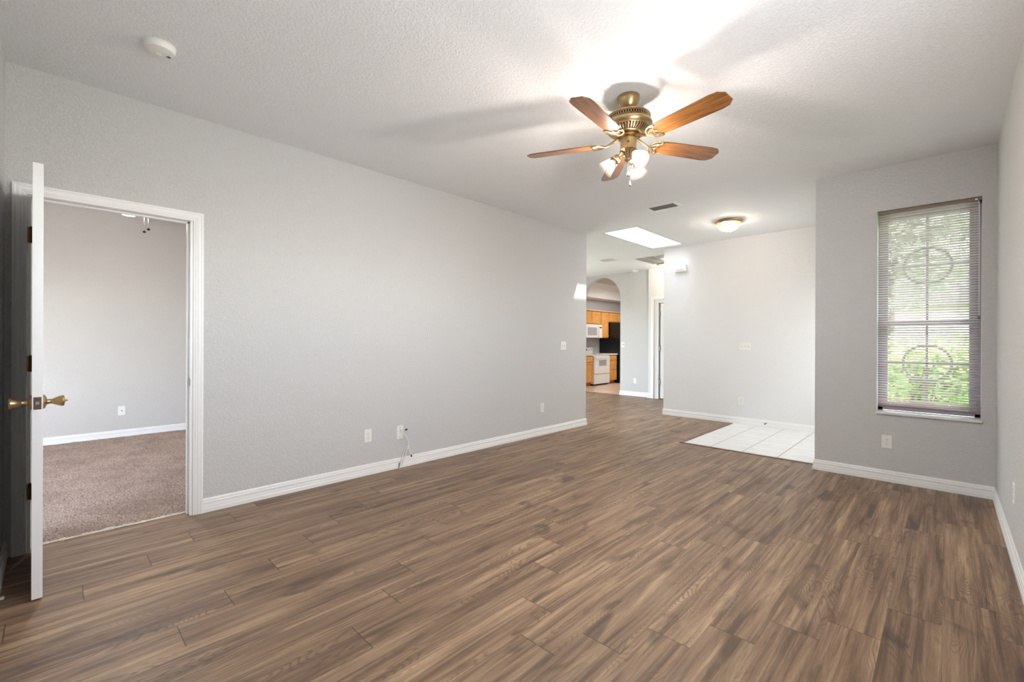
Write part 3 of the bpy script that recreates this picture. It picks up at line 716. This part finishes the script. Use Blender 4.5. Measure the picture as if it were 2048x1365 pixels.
m = MB().lathe([(0, 2.477), (.050, 2.477), (.052, 2.470), (.050, 2.462), (.049, 2.412), (.052, 2.404), (.046, 2.396), (.030, 2.388), (.022, 2.374), (.020, 2.360), (.026, 2.350), (.024, 2.340), (.010, 2.332), (0, 2.330)], 40, T)
lk = m.build('light_kit', BRASS, fan, smooth=True)
MB().lathe([(0, .004), (.006, .003), (.0065, 0)], 12, Matrix.Translation((FX+.025, FYY-.043, 2.440)) @ Matrix.Rotation(R(-60), 4, 'Z') @ Matrix.Rotation(PI/2, 4, 'Y')).build('screw', BRASSD, lk)
for az in (-28, 92, 212):
    a = R(az); d = Vector((math.cos(a), math.sin(a), 0)); tilt = R(48)
    ax = (d*math.sin(tilt) + Vector((0, 0, -1))*math.cos(tilt)).normalized()
    o0 = Vector((FX, FYY, 2.385)) + d*.040
    n0 = o0 + ax*.030
    MB().tube([Vector((FX, FYY, 2.40))+d*.028, o0+Vector((0, 0, .008)), n0], [.009, .009, .010], 10).build('arm', BRASS, fan, smooth=True)
    q = ax.to_track_quat('Z', 'Y').to_matrix().to_4x4(); Ms = Matrix.Translation(n0) @ q
    MB().lathe([(0, -.006), (.018, -.006), (.024, .002), (.027, .010), (.027, .022), (.024, .024), (.0, .024)], 28, Ms).build('shade_holder', BRASS, fan, smooth=True)
    out = [(.022, .016), (.029, .024), (.034, .040), (.038, .060), (.043, .080), (.050, .098), (.0565, .110), (.0575, .112), (.054, .110), (.048, .097), (.041, .080), (.036, .060), (.032, .040), (.027, .026)]
    sh = MB().lathe(out, 48, Ms, cap=False, rib=.012, ribs=24).build('lamp_shade', SHADE, fan, smooth=True, ang=60)
    bb = MB().lathe([(0, .024), (.011, .024), (.013, .032), (.020, .044), (.0275, .060)], 20, Ms, cap=False)
    bb.lathe([(.0275, .060), (.0284, .068), (.0255, .079), (.016, .086), (0, .089)], 20, Ms, mi=1)
    bb.build('bulb', [BULBBACK, BULBM], sh, smooth=True, ang=80)
for (dx, dy, zl, fr) in ((.020, -.036, 2.225, 0), (.032, -.034, 2.165, 1)):
    m = MB(); X, Y = FX+dx, FYY+dy
    m.tube([(X, Y, 2.40), (X, Y, zl+.03)], .0011, 6)
    pc = m.build('pull_chain', CHROME, fan)
    if fr == 0: f = MB().lathe([(0, .034), (.004, .032), (.009, .018), (.0095, .010), (.006, .002), (0, 0)], 16, Matrix.Translation((X, Y, zl)))
    else: f = MB().lathe([(0, .036), (.003, .034), (.005, .022), (.008, .012), (.0085, .001), (0, 0)], 16, Matrix.Translation((X, Y, zl)))
    f.build('chain_fob', plain('pewter_fob', lin(74, 72, 68), .55, 0) if fr == 0 else bpy.data.materials['pewter_fob'], pc, smooth=True)

# ------------------------------------------------------------------ flush ceiling lights
def flush(loc, label, sc=1.0):
    o = thing('ceiling_light', label, 'ceiling light', loc, 0)
    L = lambda pr: [(r*sc, z*sc) for r, z in pr]
    MB().lathe(L([(0, 0), (.165, 0), (.168, -.006), (.163, -.014), (.150, -.020), (.146, -.032), (.138, -.034), (.138, -.028), (0, -.026)]), 48).build('pan', BRASS, o, world=False, smooth=True)
    g = MB().lathe(L([(.139, -.030), (.136, -.045), (.124, -.072), (.102, -.100), (.070, -.122), (.035, -.134), (.010, -.137)]), 96, cap=False, rib=.014, ribs=32).build('glass_dome', DOME, o, world=False, smooth=True, ang=70)
    for sx in (-.045, .045):
        MB().lathe([(0, -.035), (.014, -.037), (.028, -.052), (.030, -.066), (.022, -.082), (0, -.09)], 16, Matrix.Translation((sx*sc, .015*sc, 0))).build('bulb', FLUSHM, g, world=False, smooth=True, ang=80)
    MB().lathe(L([(0, -.130), (.010, -.134), (.012, -.140), (.006, -.146), (.007, -.152), (.003, -.160), (0, -.162)]), 16).build('finial', BRASS, o, world=False, smooth=True)
    return o
flush((-1.985, 5.985, H), 'ribbed glass flush ceiling light glowing over the entry tile')
flush((-3.97, 8.42, H), 'glass flush ceiling light half hidden behind the foyer wall corner')

# ------------------------------------------------------------------ smoke detectors
sd = thing('smoke_detector', 'round white smoke detector on the ceiling at upper left', 'smoke detector', (-2.942, .391, H), R(120))
MB().lathe([(0, 0), (.068, 0), (.069, -.004), (.066, -.007)], 48).build('mounting_ring', PLASTIC, sd, world=False, smooth=True)
b = MB().lathe([(.064, -.006), (.067, -.009), (.066, -.022), (.060, -.031), (.048, -.035), (0, -.036)], 48).build('detector_body', PLASTIC, sd, world=False, smooth=True)
m = MB()
for i in range(3): m.box(.036+i*.006, .039+i*.006, -.012, .004, -.0366, -.0350)
m.build('vent_slots', DARK, b, world=False)
MB().lathe([(0, -.0385), (.012, -.038), (.014, -.0355)], 20, Matrix.Translation((.010, .026, 0))).build('test_button', PLASTIC, b, world=False, smooth=True)
s2_ = thing('smoke_detector', 'small white smoke detector high at the far corner near the arch', 'smoke detector', (-4.83, 8.80, H))
MB().lathe([(0, 0), (.066, 0), (.068, -.010), (.064, -.030), (.050, -.036), (0, -.037)], 32).build('detector_body', PLASTIC, s2_, world=False, smooth=True)

# ------------------------------------------------------------------ vents
cv = thing('ceiling_vent', 'white louvred supply vent with dark slots beyond the fan', 'vent', (-2.307, 4.835, H))
vx, vy, ix, iy = .19, .125, .145, .078
MB().sweep([(-ix, -iy, 0), (ix, -iy, 0), (ix, iy, 0), (-ix, iy, 0)], (0, 0, -1), [(0, -.002), (0, .010), (vx-ix-.005, .003), (vx-ix, -.002)], closed=True).build('frame', PLASTIC, cv, world=False)
MB().box(-ix, ix, -iy, iy, -.001, .0).build('duct_opening', DARK, cv, world=False)
m = MB()
for k in range(7):
    yy = -iy+.012 + k*(2*iy-.024)/6; m.add([(-ix, yy-.006, -.010), (ix, yy-.006, -.010), (ix, yy+.004, -.001), (-ix, yy+.004, -.001), (-ix, yy-.005, -.011), (ix, yy-.005, -.011), (ix, yy+.005, -.002), (-ix, yy+.005, -.002)], [(0,1,2,3),(4,7,6,5),(0,4,5,1),(2,6,7,3),(0,3,7,4),(1,5,6,2)])
m.build('louvres', plain('grey_louvre', lin(190, 189, 186), .5), cv, world=False)
c2 = thing('ceiling_vent', 'small white two-way vent on the hall ceiling near the arch', 'vent', (-4.60, 7.33, H))
m = MB().box(-.15, .15, -.15, .15, -.004, 0, .0015)
for k in (-1, 1):
    for j in range(3): m.box(-.11, .11, k*(.03+.03*j)-.004, k*(.03+.03*j)+.004, -.016+.003*j, -.003)
m.build('frame', PLASTIC, c2, world=False)
MB().box(-.11, .11, -.10, -.02, -.0055, -.004).box(-.11, .11, .02, .10, -.0055, -.004).build('duct_opening', plain('shadowed_slots', lin(150, 148, 145), .6), c2, world=False)
rg = thing('return_grille', 'large white return air grille on the hall ceiling, cut by the wall', 'vent', (-3.86, 7.90, H))
m = MB()
gx, gy = .33, .42
m.sweep([(-gx+.03, -gy+.03, 0), (gx-.03, -gy+.03, 0), (gx-.03, gy-.03, 0), (-gx+.03, gy-.03, 0)], (0, 0, -1), [(0, 0), (0, .008), (.03, .004), (.03, 0)], closed=True)
for k in (1, 2): m.box(-gx+.03+k*(2*gx-.06)/3-.012, -gx+.03+k*(2*gx-.06)/3+.012, -gy+.03, gy-.03, -.008, 0)
m.build('frame', PLASTIC, rg, world=False)
m = MB(); k = 0
while -gy+.04+k*.022 < gy-.04:
    yy = -gy+.04+k*.022; m.box(-gx+.03, gx-.03, yy-.003, yy+.003, -.008, -.001); k += 1
m.build('louvres', plain('grille_louvre', lin(196, 195, 193), .5), rg, world=False)
MB().box(-gx+.03, gx-.03, -gy+.03, gy-.03, -.0012, -.0002).build('filter', plain('grille_filter', lin(128, 127, 126), .8), rg, world=False)

# ------------------------------------------------------------------ wall plates (local: x right, z up, front = -y)
def rrect(w_, h_, r=.004, n=4, cx=0, cz=0):
    p = []
    for sx, sz, a0 in ((1, -1, -90), (1, 1, 0), (-1, 1, 90), (-1, -1, 180)):
        for k in range(n+1):
            a = R(a0 + 90*k/n); p.append((cx+sx*(w_/2-r)+r*math.cos(a), cz+sz*(h_/2-r)+r*math.sin(a)))
    return p
def plate_mesh(w_, h_):
    m = MB(); a, b = rrect(w_, h_, .004), rrect(w_-.006, h_-.006, .004); n_ = len(a)
    vs = [(x, 0, z) for x, z in a] + [(x, -.003, z) for x, z in a] + [(x, -.006, z) for x, z in b]
    fs = [(k, (k+1) % n_, n_+(k+1) % n_, n_+k) for k in range(n_)] + [(n_+k, n_+(k+1) % n_, 2*n_+(k+1) % n_, 2*n_+k) for k in range(n_)] + [tuple(range(2*n_, 3*n_)), tuple(range(n_))[::-1]]
    return m.add(vs, fs)
def outlet(loc, rz, label):
    o = thing('wall_outlet', label, 'outlet', loc, rz, 'white duplex wall outlets')
    plate_mesh(.070, .114).build('plate', PLASTIC, o, world=False)
    for cz in (-.0195, .0195):
        pts = []
        for k in range(24):
            a = 2*PI*k/24; pts.append((.0172*math.cos(a), max(-.0135, min(.0135, .0172*math.sin(a)))+cz))
        rc = MB().prism([(x, z) for x, z in pts], -.0078, -.005, 'y').build('receptacle', PLASTIC, o, world=False)
        s = MB().box(-.0078, -.0058, -.0082, -.0075, cz-.001, cz+.0085).box(.0055, .0075, -.0082, -.0075, cz, cz+.0075)
        s.prism([(.0026*math.cos(2*PI*k/12), cz-.0075+.0028*math.sin(2*PI*k/12)) for k in range(12)], -.0082, -.0075, 'y')
        s.build('slots', DARK, rc, world=False)
    MB().prism([(.0028*math.cos(2*PI*k/12), .0028*math.sin(2*PI*k/12)) for k in range(12)], -.0072, -.0055, 'y').build('screw', CHROME, o, world=False)
    return o
o1 = outlet((XL, 1.978, .350), PI/2, 'white outlet on the long grey wall, left of the cable plate')
dup(o1, (XL, 4.388, .349), PI/2, 'small white outlet near the far end of the long grey wall')
dup(o1, (-.366, YW, .344), 0, 'white outlet on the grey wall below the blind')
dup(o1, (XR, 3.722, .372), -PI/2, 'white outlet seen edge-on at the right border of the photo')
dup(o1, (-2.150, YF, .336), 0, 'white outlet on the bright foyer wall below the triple switch')
dup(o1, (-4.898, YA, .337), 0, 'small white outlet on the far wall right of the arch')
def switch(loc, rz, n_, label, w_=None, extra=False):
    o = thing('light_switch', label, 'light switch', loc, rz)
    plate_mesh(w_ or (.070+.046*(n_-1)), .114).build('plate', PLASTIC, o, world=False)
    for k in range(n_):
        cx = (k-(n_-1)/2)*.046
        MB().box(cx-.005, cx+.005, -.0064, -.006, -.012, .012).build('switch_slot', plain('switch_slot_grey', lin(190, 188, 184), .5) if 'switch_slot_grey' not in bpy.data.materials else bpy.data.materials['switch_slot_grey'], o, world=False)
        up = 1 if (k+n_) % 2 else -1
        MB().add([(cx-.0035, -.006, -.006), (cx+.0035, -.006, -.006), (cx+.0035, -.006, .006), (cx-.0035, -.006, .006), (cx-.003, -.016, up*.004), (cx+.003, -.016, up*.004), (cx+.003, -.015, up*.009), (cx-.003, -.015, up*.009)],
                 [(0,1,2,3),(4,7,6,5),(0,4,5,1),(2,6,7,3),(0,3,7,4),(1,5,6,2)]).build('toggle', PLASTIC, o, world=False)
    return o
switch((XL, 4.826, 1.142), PI/2, 2, 'white double light switch by the far end of the long grey wall')
switch((-2.10, YF, 1.137), 0, 3, 'white triple light switch on the bright foyer wall')
o = thing('dimmer_switch', 'white round-dial dimmer on the wall right of the arch', 'light switch', (-5.195, YA, 1.125))
plate_mesh(.070, .114).build('plate', PLASTIC, o, world=False)
MB().lathe([(0, .018), (.014, .018), (.016, .006), (.018, 0)], 24, Matrix.Translation((0, -.006, 0)) @ Matrix.Rotation(PI/2, 4, 'X')).build('dial', plain('dial_grey', lin(205, 203, 198), .4), o, world=False, smooth=True)
# cable plate with loose cables
o = thing('cable_plate', 'white wall plate with loose white coax cables hanging from it', 'wall plate', (XL, 2.305, .333), PI/2)
plate_mesh(.070, .130).build('plate', PLASTIC, o, world=False)
for z in (.045, .022, -.045): MB().prism([(.0036*math.cos(2*PI*k/12), z+.0036*math.sin(2*PI*k/12)) for k in range(12)], -.0075, -.0055, 'y').build('screw', DARK, o, world=False)
WC = plain('white_cable', lin(236, 236, 230), .4)
x = XL
bun = thing('cable_bundle', 'loose white cables tied together, hanging from the wall plate to the baseboard', 'cable', (x+.007, 2.305, .348))
def cable(pts, r=.0045, ends=()):
    P_ = [Vector(p) for p in pts]; out = []
    for i in range(len(P_)-1):
        p0, p1, p2, p3 = P_[max(i-1, 0)], P_[i], P_[i+1], P_[min(i+2, len(P_)-1)]
        for k in range(8):
            u = k/8; out.append(.5*((2*p1) + (-p0+p2)*u + (2*p0-5*p1+4*p2-p3)*u*u + (-p0+3*p1-3*p2+p3)*u**3))
    out.append(P_[-1])
    c = MB().tube(out, r, 8).build('cord', WC, bun, smooth=True)
    for (e, d) in ends:
        e = Vector(e); d = Vector(d).normalized(); MB().tube([e-d*.002, e+d*.003, e+d*.022, e+d*.024], [.003, .0068, .0068, .004], 10).build('connector', BLACK, c, smooth=True)
cable([(x+.007, 2.305, .348), (x+.030, 2.312, .340), (x+.045, 2.345, .300), (x+.040, 2.367, .255), (x+.036, 2.376, .215), (x+.036, 2.382, .180), (x+.040, 2.392, .140), (x+.045, 2.402, .112)], ends=[((x+.045, 2.402, .114), (0, .25, -1))])
cable([(x+.007, 2.309, .355), (x+.022, 2.325, .354), (x+.040, 2.338, .355)], ends=[((x+.040, 2.338, .355), (.6, .9, .5))])
cable([(x+.036, 2.380, .205), (x+.030, 2.360, .185), (x+.028, 2.335, .150), (x+.026, 2.318, .105), (x+.024, 2.310, .060), (x+.022, 2.296, .020)], r=.0040)
cable([(x+.036, 2.384, .203), (x+.036, 2.366, .172), (x+.034, 2.348, .130), (x+.032, 2.340, .090), (x+.028, 2.322, .050), (x+.022, 2.318, .020)], r=.0036)
m = MB().tube([(x+.020, 2.290, .052), (x+.020, 2.284, .004)], [.005, .004], 8); tag(m.build('cable_clip', plain('grey_clip', lin(110, 108, 104), .5), smooth=True), 'grey cable tip touching the baseboard below the wall plate', 'cable clip')
o = thing('cable_plate', 'white cable wall plate with a dark centre on the bedroom wall', 'wall plate', (-7.25, .605, .329), PI/2)
plate_mesh(.070, .114).build('plate', PLASTIC, o, world=False)
MB().lathe([(0, .008), (.005, .008), (.006, 0)], 14, Matrix.Translation((0, -.006, 0)) @ Matrix.Rotation(PI/2, 4, 'X')).build('jack', DARK, o, world=False)

# door chime, door stop, floor chip
o = thing('door_chime', 'white box door chime high on the bright foyer wall', 'door chime', (-3.052, YF, 2.377))
MB().box(-.092, .092, -.050, 0, -.055, .055, .004).build('cover', plain('chime_cover', lin(232, 230, 224), .4), o, world=False)
m = MB()
for k in range(5): m.box(-.07, .07, -.0515, -.0495, -.040+k*.006, -.038+k*.006)
m.build('sound_slots', plain('chime_slots', lin(196, 192, 186), .5), o, world=False)
o = thing('door_stop', 'spring door stop with dark tip on the entry baseboard', 'door stop', (-1.816, YF-.014, .055))
m = MB(); pts = [(.006*math.cos(k*.9), -.004-.001*k, .006*math.sin(k*.9)) for k in range(60)]
m.tube(pts, .0014, 5); m.lathe([(0, .004), (.010, .003), (.011, 0)], 14, Matrix.Rotation(PI/2, 4, 'X')); m.build('spring', CHROME, o, world=False)
MB().lathe([(0, 0), (.009, .001), (.010, .010), (.007, .016), (0, .017)], 14, Matrix.Translation((0, -.062, 0)) @ Matrix.Rotation(PI/2, 4, 'X')).build('rubber_tip', plain('stop_rubber', lin(70, 68, 66), .6), o, world=False, smooth=True)
m = MB().box(-3.150, -3.126, -.163, -.149, 0.0, .009, .003)
tag(m.build('plastic_spacer', plain('cream_plastic', lin(226, 214, 186), .5)), 'small cream plastic spacer lying on the floor at the far left', 'spacer')

# ------------------------------------------------------------------ kitchen
KX = -7.38
def shaker(m, y0, y1, z0, z1, X, t_=.019, rail=.05):
    g = .006; y0 += g; y1 -= g; z0 += g; z1 -= g
    m.box(X, X+t_, y0, y0+rail, z0, z1, .002).box(X, X+t_, y1-rail, y1, z0, z1, .002).box(X, X+t_, y0+rail, y1-rail, z0, z0+rail, .002).box(X, X+t_, y0+rail, y1-rail, z1-rail, z1, .002)
    m.box(X, X+t_*.45, y0+rail, y1-rail, z0+rail, z1-rail); return m
KN = [(0, 0), (.006, 0), (.005, .010), (.013, .018), (.014, .024), (.008, .028), (0, .029)]
def knobx(par, X, Y, Z):
    MB().lathe(KN, 14, Matrix.Translation((X, Y, Z)) @ Matrix.Rotation(PI/2, 4, 'Y')).build('knob', plain('satin_knob', lin(214, 204, 184), .3, .8) if 'satin_knob' not in bpy.data.materials else bpy.data.materials['satin_knob'], par, smooth=True)
def wallcab(y0, y1, z0, z1, doors, label, kside=None):
    o = thing('wall_cabinet', label, 'cabinet', (KX, (y0+y1)/2, z0), 0, 'oak wall cabinets in the kitchen')
    MB().box(KX, -7.05, y0, y1, z0, z1).build('body', OAKB, o)
    nd = len(doors)-1
    for i in range(nd):
        d = shaker(MB(), doors[i], doors[i+1], z0+.012, z1-.02, -7.05).build('door', OAK, o)
        ky = doors[i+1]-.035 if (i % 2 == 0) else doors[i]+.035
        knobx(d, -7.031, ky, z0+.06)
    MB().box(KX, -7.02, y0, y1, z1, z1+.025, .004).build('crown', plain('pale_crown', lin(232, 196, 164), .5) if 'pale_crown' not in bpy.data.materials else bpy.data.materials['pale_crown'], o)
    return o
wallcab(10.05, 10.865, 1.672, 2.045, [10.05, 10.450, 10.860], 'oak double wall cabinet above the white microwave')
wallcab(10.87, 11.275, 1.290, 2.045, [10.87, 11.27], 'tall narrow oak wall cabinet between microwave and refrigerator')
wallcab(11.28, 12.20, 1.752, 2.045, [11.28, 11.74, 12.20], 'short oak wall cabinet above the black refrigerator')
wallcab(9.15, 10.045, 1.290, 2.045, [9.15, 9.60, 10.045], 'oak wall cabinet left of the microwave, mostly hidden')
APP = plain('white_appliance', lin(232, 230, 226), .25)
o = thing('microwave', 'white over-the-range microwave below the oak cabinets', 'microwave', (KX, 10.49, 1.285))
MB().box(KX, -7.00, 10.055, 10.860, 1.290, 1.668, .004).build('body', APP, o)
d = MB().box(-7.0, -6.975, 10.06, 10.68, 1.30, 1.64, .004).build('door', APP, o)
MB().box(-6.976, -6.973, 10.14, 10.58, 1.36, 1.58).build('window_panel', plain('microwave_window', lin(168, 166, 166), .3), d)
MB().tube([(-6.972, 10.645, 1.33), (-6.945, 10.645, 1.35), (-6.945, 10.645, 1.60), (-6.972, 10.645, 1.62)], .009, 8).build('handle', APP, d, smooth=True)
cp = MB().box(-7.0, -6.978, 10.69, 10.855, 1.30, 1.64, .003).build('control_panel', APP, o)
MB().box(-6.979, -6.976, 10.72, 10.83, 1.565, 1.60).build('display', BLACK, cp)
MB().box(-7.3, -7.02, 10.2, 10.7, 1.283, 1.290).build('grease_filter', DARK, o)
o = thing('stove', 'white freestanding electric stove with oven window', 'stove', (-7.05, 10.475, 0))
MB().box(KX+.005, -6.765, 10.088, 10.868, .05, .815, .003).build('body', APP, o)
MB().box(KX+.005, -6.745, 10.085, 10.871, .815, .838, .004).build('cooktop', APP, o)
d = MB().box(-6.765, -6.735, 10.092, 10.864, .318, .798, .005).build('oven_door', APP, o)
MB().box(-6.736, -6.733, 10.33, 10.69, .53, .68, .001).build('oven_window', plain('oven_glass', lin(160, 160, 162), .2), d)
MB().tube([(-6.735, 10.14, .765), (-6.70, 10.15, .765), (-6.70, 10.80, .765), (-6.735, 10.81, .765)], .010, 8).build('handle', APP, d, smooth=True)
MB().box(-6.765, -6.738, 10.092, 10.864, .045, .300, .005).build('drawer', APP, o)
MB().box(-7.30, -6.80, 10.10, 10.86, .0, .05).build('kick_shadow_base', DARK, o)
bp = MB().box(KX+.002, -7.30, 10.09, 10.865, .838, 1.02, .006).build('back_panel', APP, o)
for yy in (10.16, 10.27, 10.68, 10.79): MB().lathe([(0, 0), (.022, 0), (.020, .018), (0, .020)], 16, Matrix.Translation((-7.30, yy, .955)) @ Matrix.Rotation(PI/2, 4, 'Y')).build('knob', plain('stove_knob', lin(212, 210, 206), .3) if 'stove_knob' not in bpy.data.materials else bpy.data.materials['stove_knob'], bp, smooth=True)
for (bx, by) in ((-7.14, 10.29), (-7.14, 10.66), (-6.90, 10.29), (-6.90, 10.66)):
    MB().lathe([(0, .0), (.085, 0), (.085, .004), (0, .006)], 24, Matrix.Translation((bx, by, .838))).build('burner', DARK, o)
MB().box(-7.301, -7.298, 10.36, 10.58, .93, .98).build('clock', BLACK, bp)
def basecab(y0, y1, fronts, label):
    o = thing('base_cabinet', label, 'cabinet', (KX, (y0+y1)/2, 0), 0, 'oak base cabinets in the kitchen')
    MB().box(KX, -6.775, y0, y1, .095, .815).build('body', OAKB, o)
    MB().box(KX, -6.84, y0, y1, 0, .095).build('toe_kick', plain('dark_oak', lin(168, 108, 56), .5) if 'dark_oak' not in bpy.data.materials else bpy.data.materials['dark_oak'], o)
    for nm, z0, z1 in fronts:
        if nm == 'door': d = shaker(MB(), y0, y1, z0, z1, -6.775).build('door', OAK, o)
        else: d = MB().box(-6.775, -6.756, y0+.004, y1-.004, z0+.003, z1-.003, .004).build('drawer', OAK, o)
        knobx(d, -6.756, (y0+y1)/2 if nm == 'drawer' else y1-.04, (z0+z1)/2 if nm == 'drawer' else z1-.06)
    return o
basecab(9.55, 10.083, [('door', .10, .64), ('drawer', .645, .80)], 'oak base cabinet left of the white stove')
basecab(10.873, 11.27, [('drawer', .10, .40), ('drawer', .405, .655), ('drawer', .66, .80)], 'oak three-drawer base cabinet right of the white stove')
CT = plain('pale_countertop', lin(226, 224, 220), .3)
tag(MB().box(KX, -6.74, 9.5, 10.084, .815, .850, .004).build('countertop', CT), 'pale countertop piece left of the white stove', 'countertop')
tag(MB().box(KX, -6.74, 10.872, 11.30, .815, .850, .004).build('countertop', CT), 'pale countertop piece right of the white stove', 'countertop')
FR = plain('black_appliance', lin(26, 27, 29), .22)
o = thing('refrigerator', 'tall black refrigerator beside the oak cabinets', 'refrigerator', (-7.0, 11.76, 0))
MB().box(KX+.02, -6.70, 11.315, 12.19, .02, 1.735, .006).build('body', FR, o)
d = MB().box(-6.698, -6.63, 11.318, 11.72, .06, 1.725, .010).build('door', FR, o); MB().tube([(-6.63, 11.69, .7), (-6.59, 11.69, .72), (-6.59, 11.69, 1.45), (-6.63, 11.69, 1.47)], .010, 8).build('handle', BLACK, d)
d = MB().box(-6.698, -6.63, 11.725, 12.187, .06, 1.725, .010).build('door', FR, o); MB().tube([(-6.63, 11.755, .7), (-6.59, 11.755, .72), (-6.59, 11.755, 1.45), (-6.63, 11.755, 1.47)], .010, 8).build('handle', BLACK, d)
o = thing('kitchen_fill_box', 'light box added on the kitchen ceiling, out of sight, to light the kitchen', 'ceiling light', (-5.6, 11.0, 2.815))  # unseen lamp put here to brighten the kitchen
MB().sweep([(-6.2, 10.4, 2.815), (-5.0, 10.4, 2.815), (-5.0, 11.6, 2.815), (-6.2, 11.6, 2.815)], (0, 0, -1), [(0, 0), (0, .09), (.03, .09), (.03, 0)], closed=True).build('frame', OAK, o)
MB().box(-6.19, -5.01, 10.41, 11.59, 2.74, 2.76).build('glow_panel', KITM, o)

# ------------------------------------------------------------------ bedroom ceiling fan (only its light bowl and chains show)
BXc, BYc = -5.45, .50
FOBB = plain('fob_black', lin(16, 15, 14), .9, 0, .05)
bf = thing('bedroom_fan', 'white bedroom ceiling fan showing lit bowl and pull chains under the door head', 'ceiling fan', (BXc, BYc, H))
WF = plain('white_fan', lin(232, 230, 226), .35)
T2 = Matrix.Translation((BXc, BYc, 0))
MB().lathe([(0, H), (.07, H), (.06, H-.05), (.03, H-.06), (.03, H-.11), (.12, H-.13), (.13, H-.20), (.09, H-.24), (.06, H-.26), (0, H-.26)], 36, T2).build('motor_housing', WF, bf, smooth=True)
for k in range(5):
    b = MB(); Mb = Matrix.Translation((BXc, BYc, 2.52)) @ Matrix.Rotation(R(20+72*k), 4, 'Z') @ Matrix.Rotation(R(12), 4, 'X')
    b.prism([(.12, -.04), (.58, -.062), (.62, -.03), (.62, .03), (.58, .062), (.12, .04)], -.003, .003); b.v = [Mb @ v for v in b.v]; b.build('blade', WF, bf)
MB().lathe([(.055, 2.480), (.115, 2.462), (.122, 2.440), (.110, 2.405), (.080, 2.375), (.040, 2.358), (0, 2.353)], 36, T2, cap=False).build('light_bowl', BEDM, bf, smooth=True)
for (dx, dy, zl) in ((.034, .108, 2.222), (.060, .135, 2.245)):
    c = MB().tube([(BXc+dx, BYc+dy, 2.48), (BXc+dx, BYc+dy, zl+.01)], .0012, 6).build('pull_chain', CHROME, bf)
    MB().lathe([(0, .024), (.006, .02), (.013, .010), (.011, .002), (0, 0)], 14, Matrix.Translation((BXc+dx, BYc+dy, zl-.012))).build('chain_fob', FOBB, c, smooth=True)
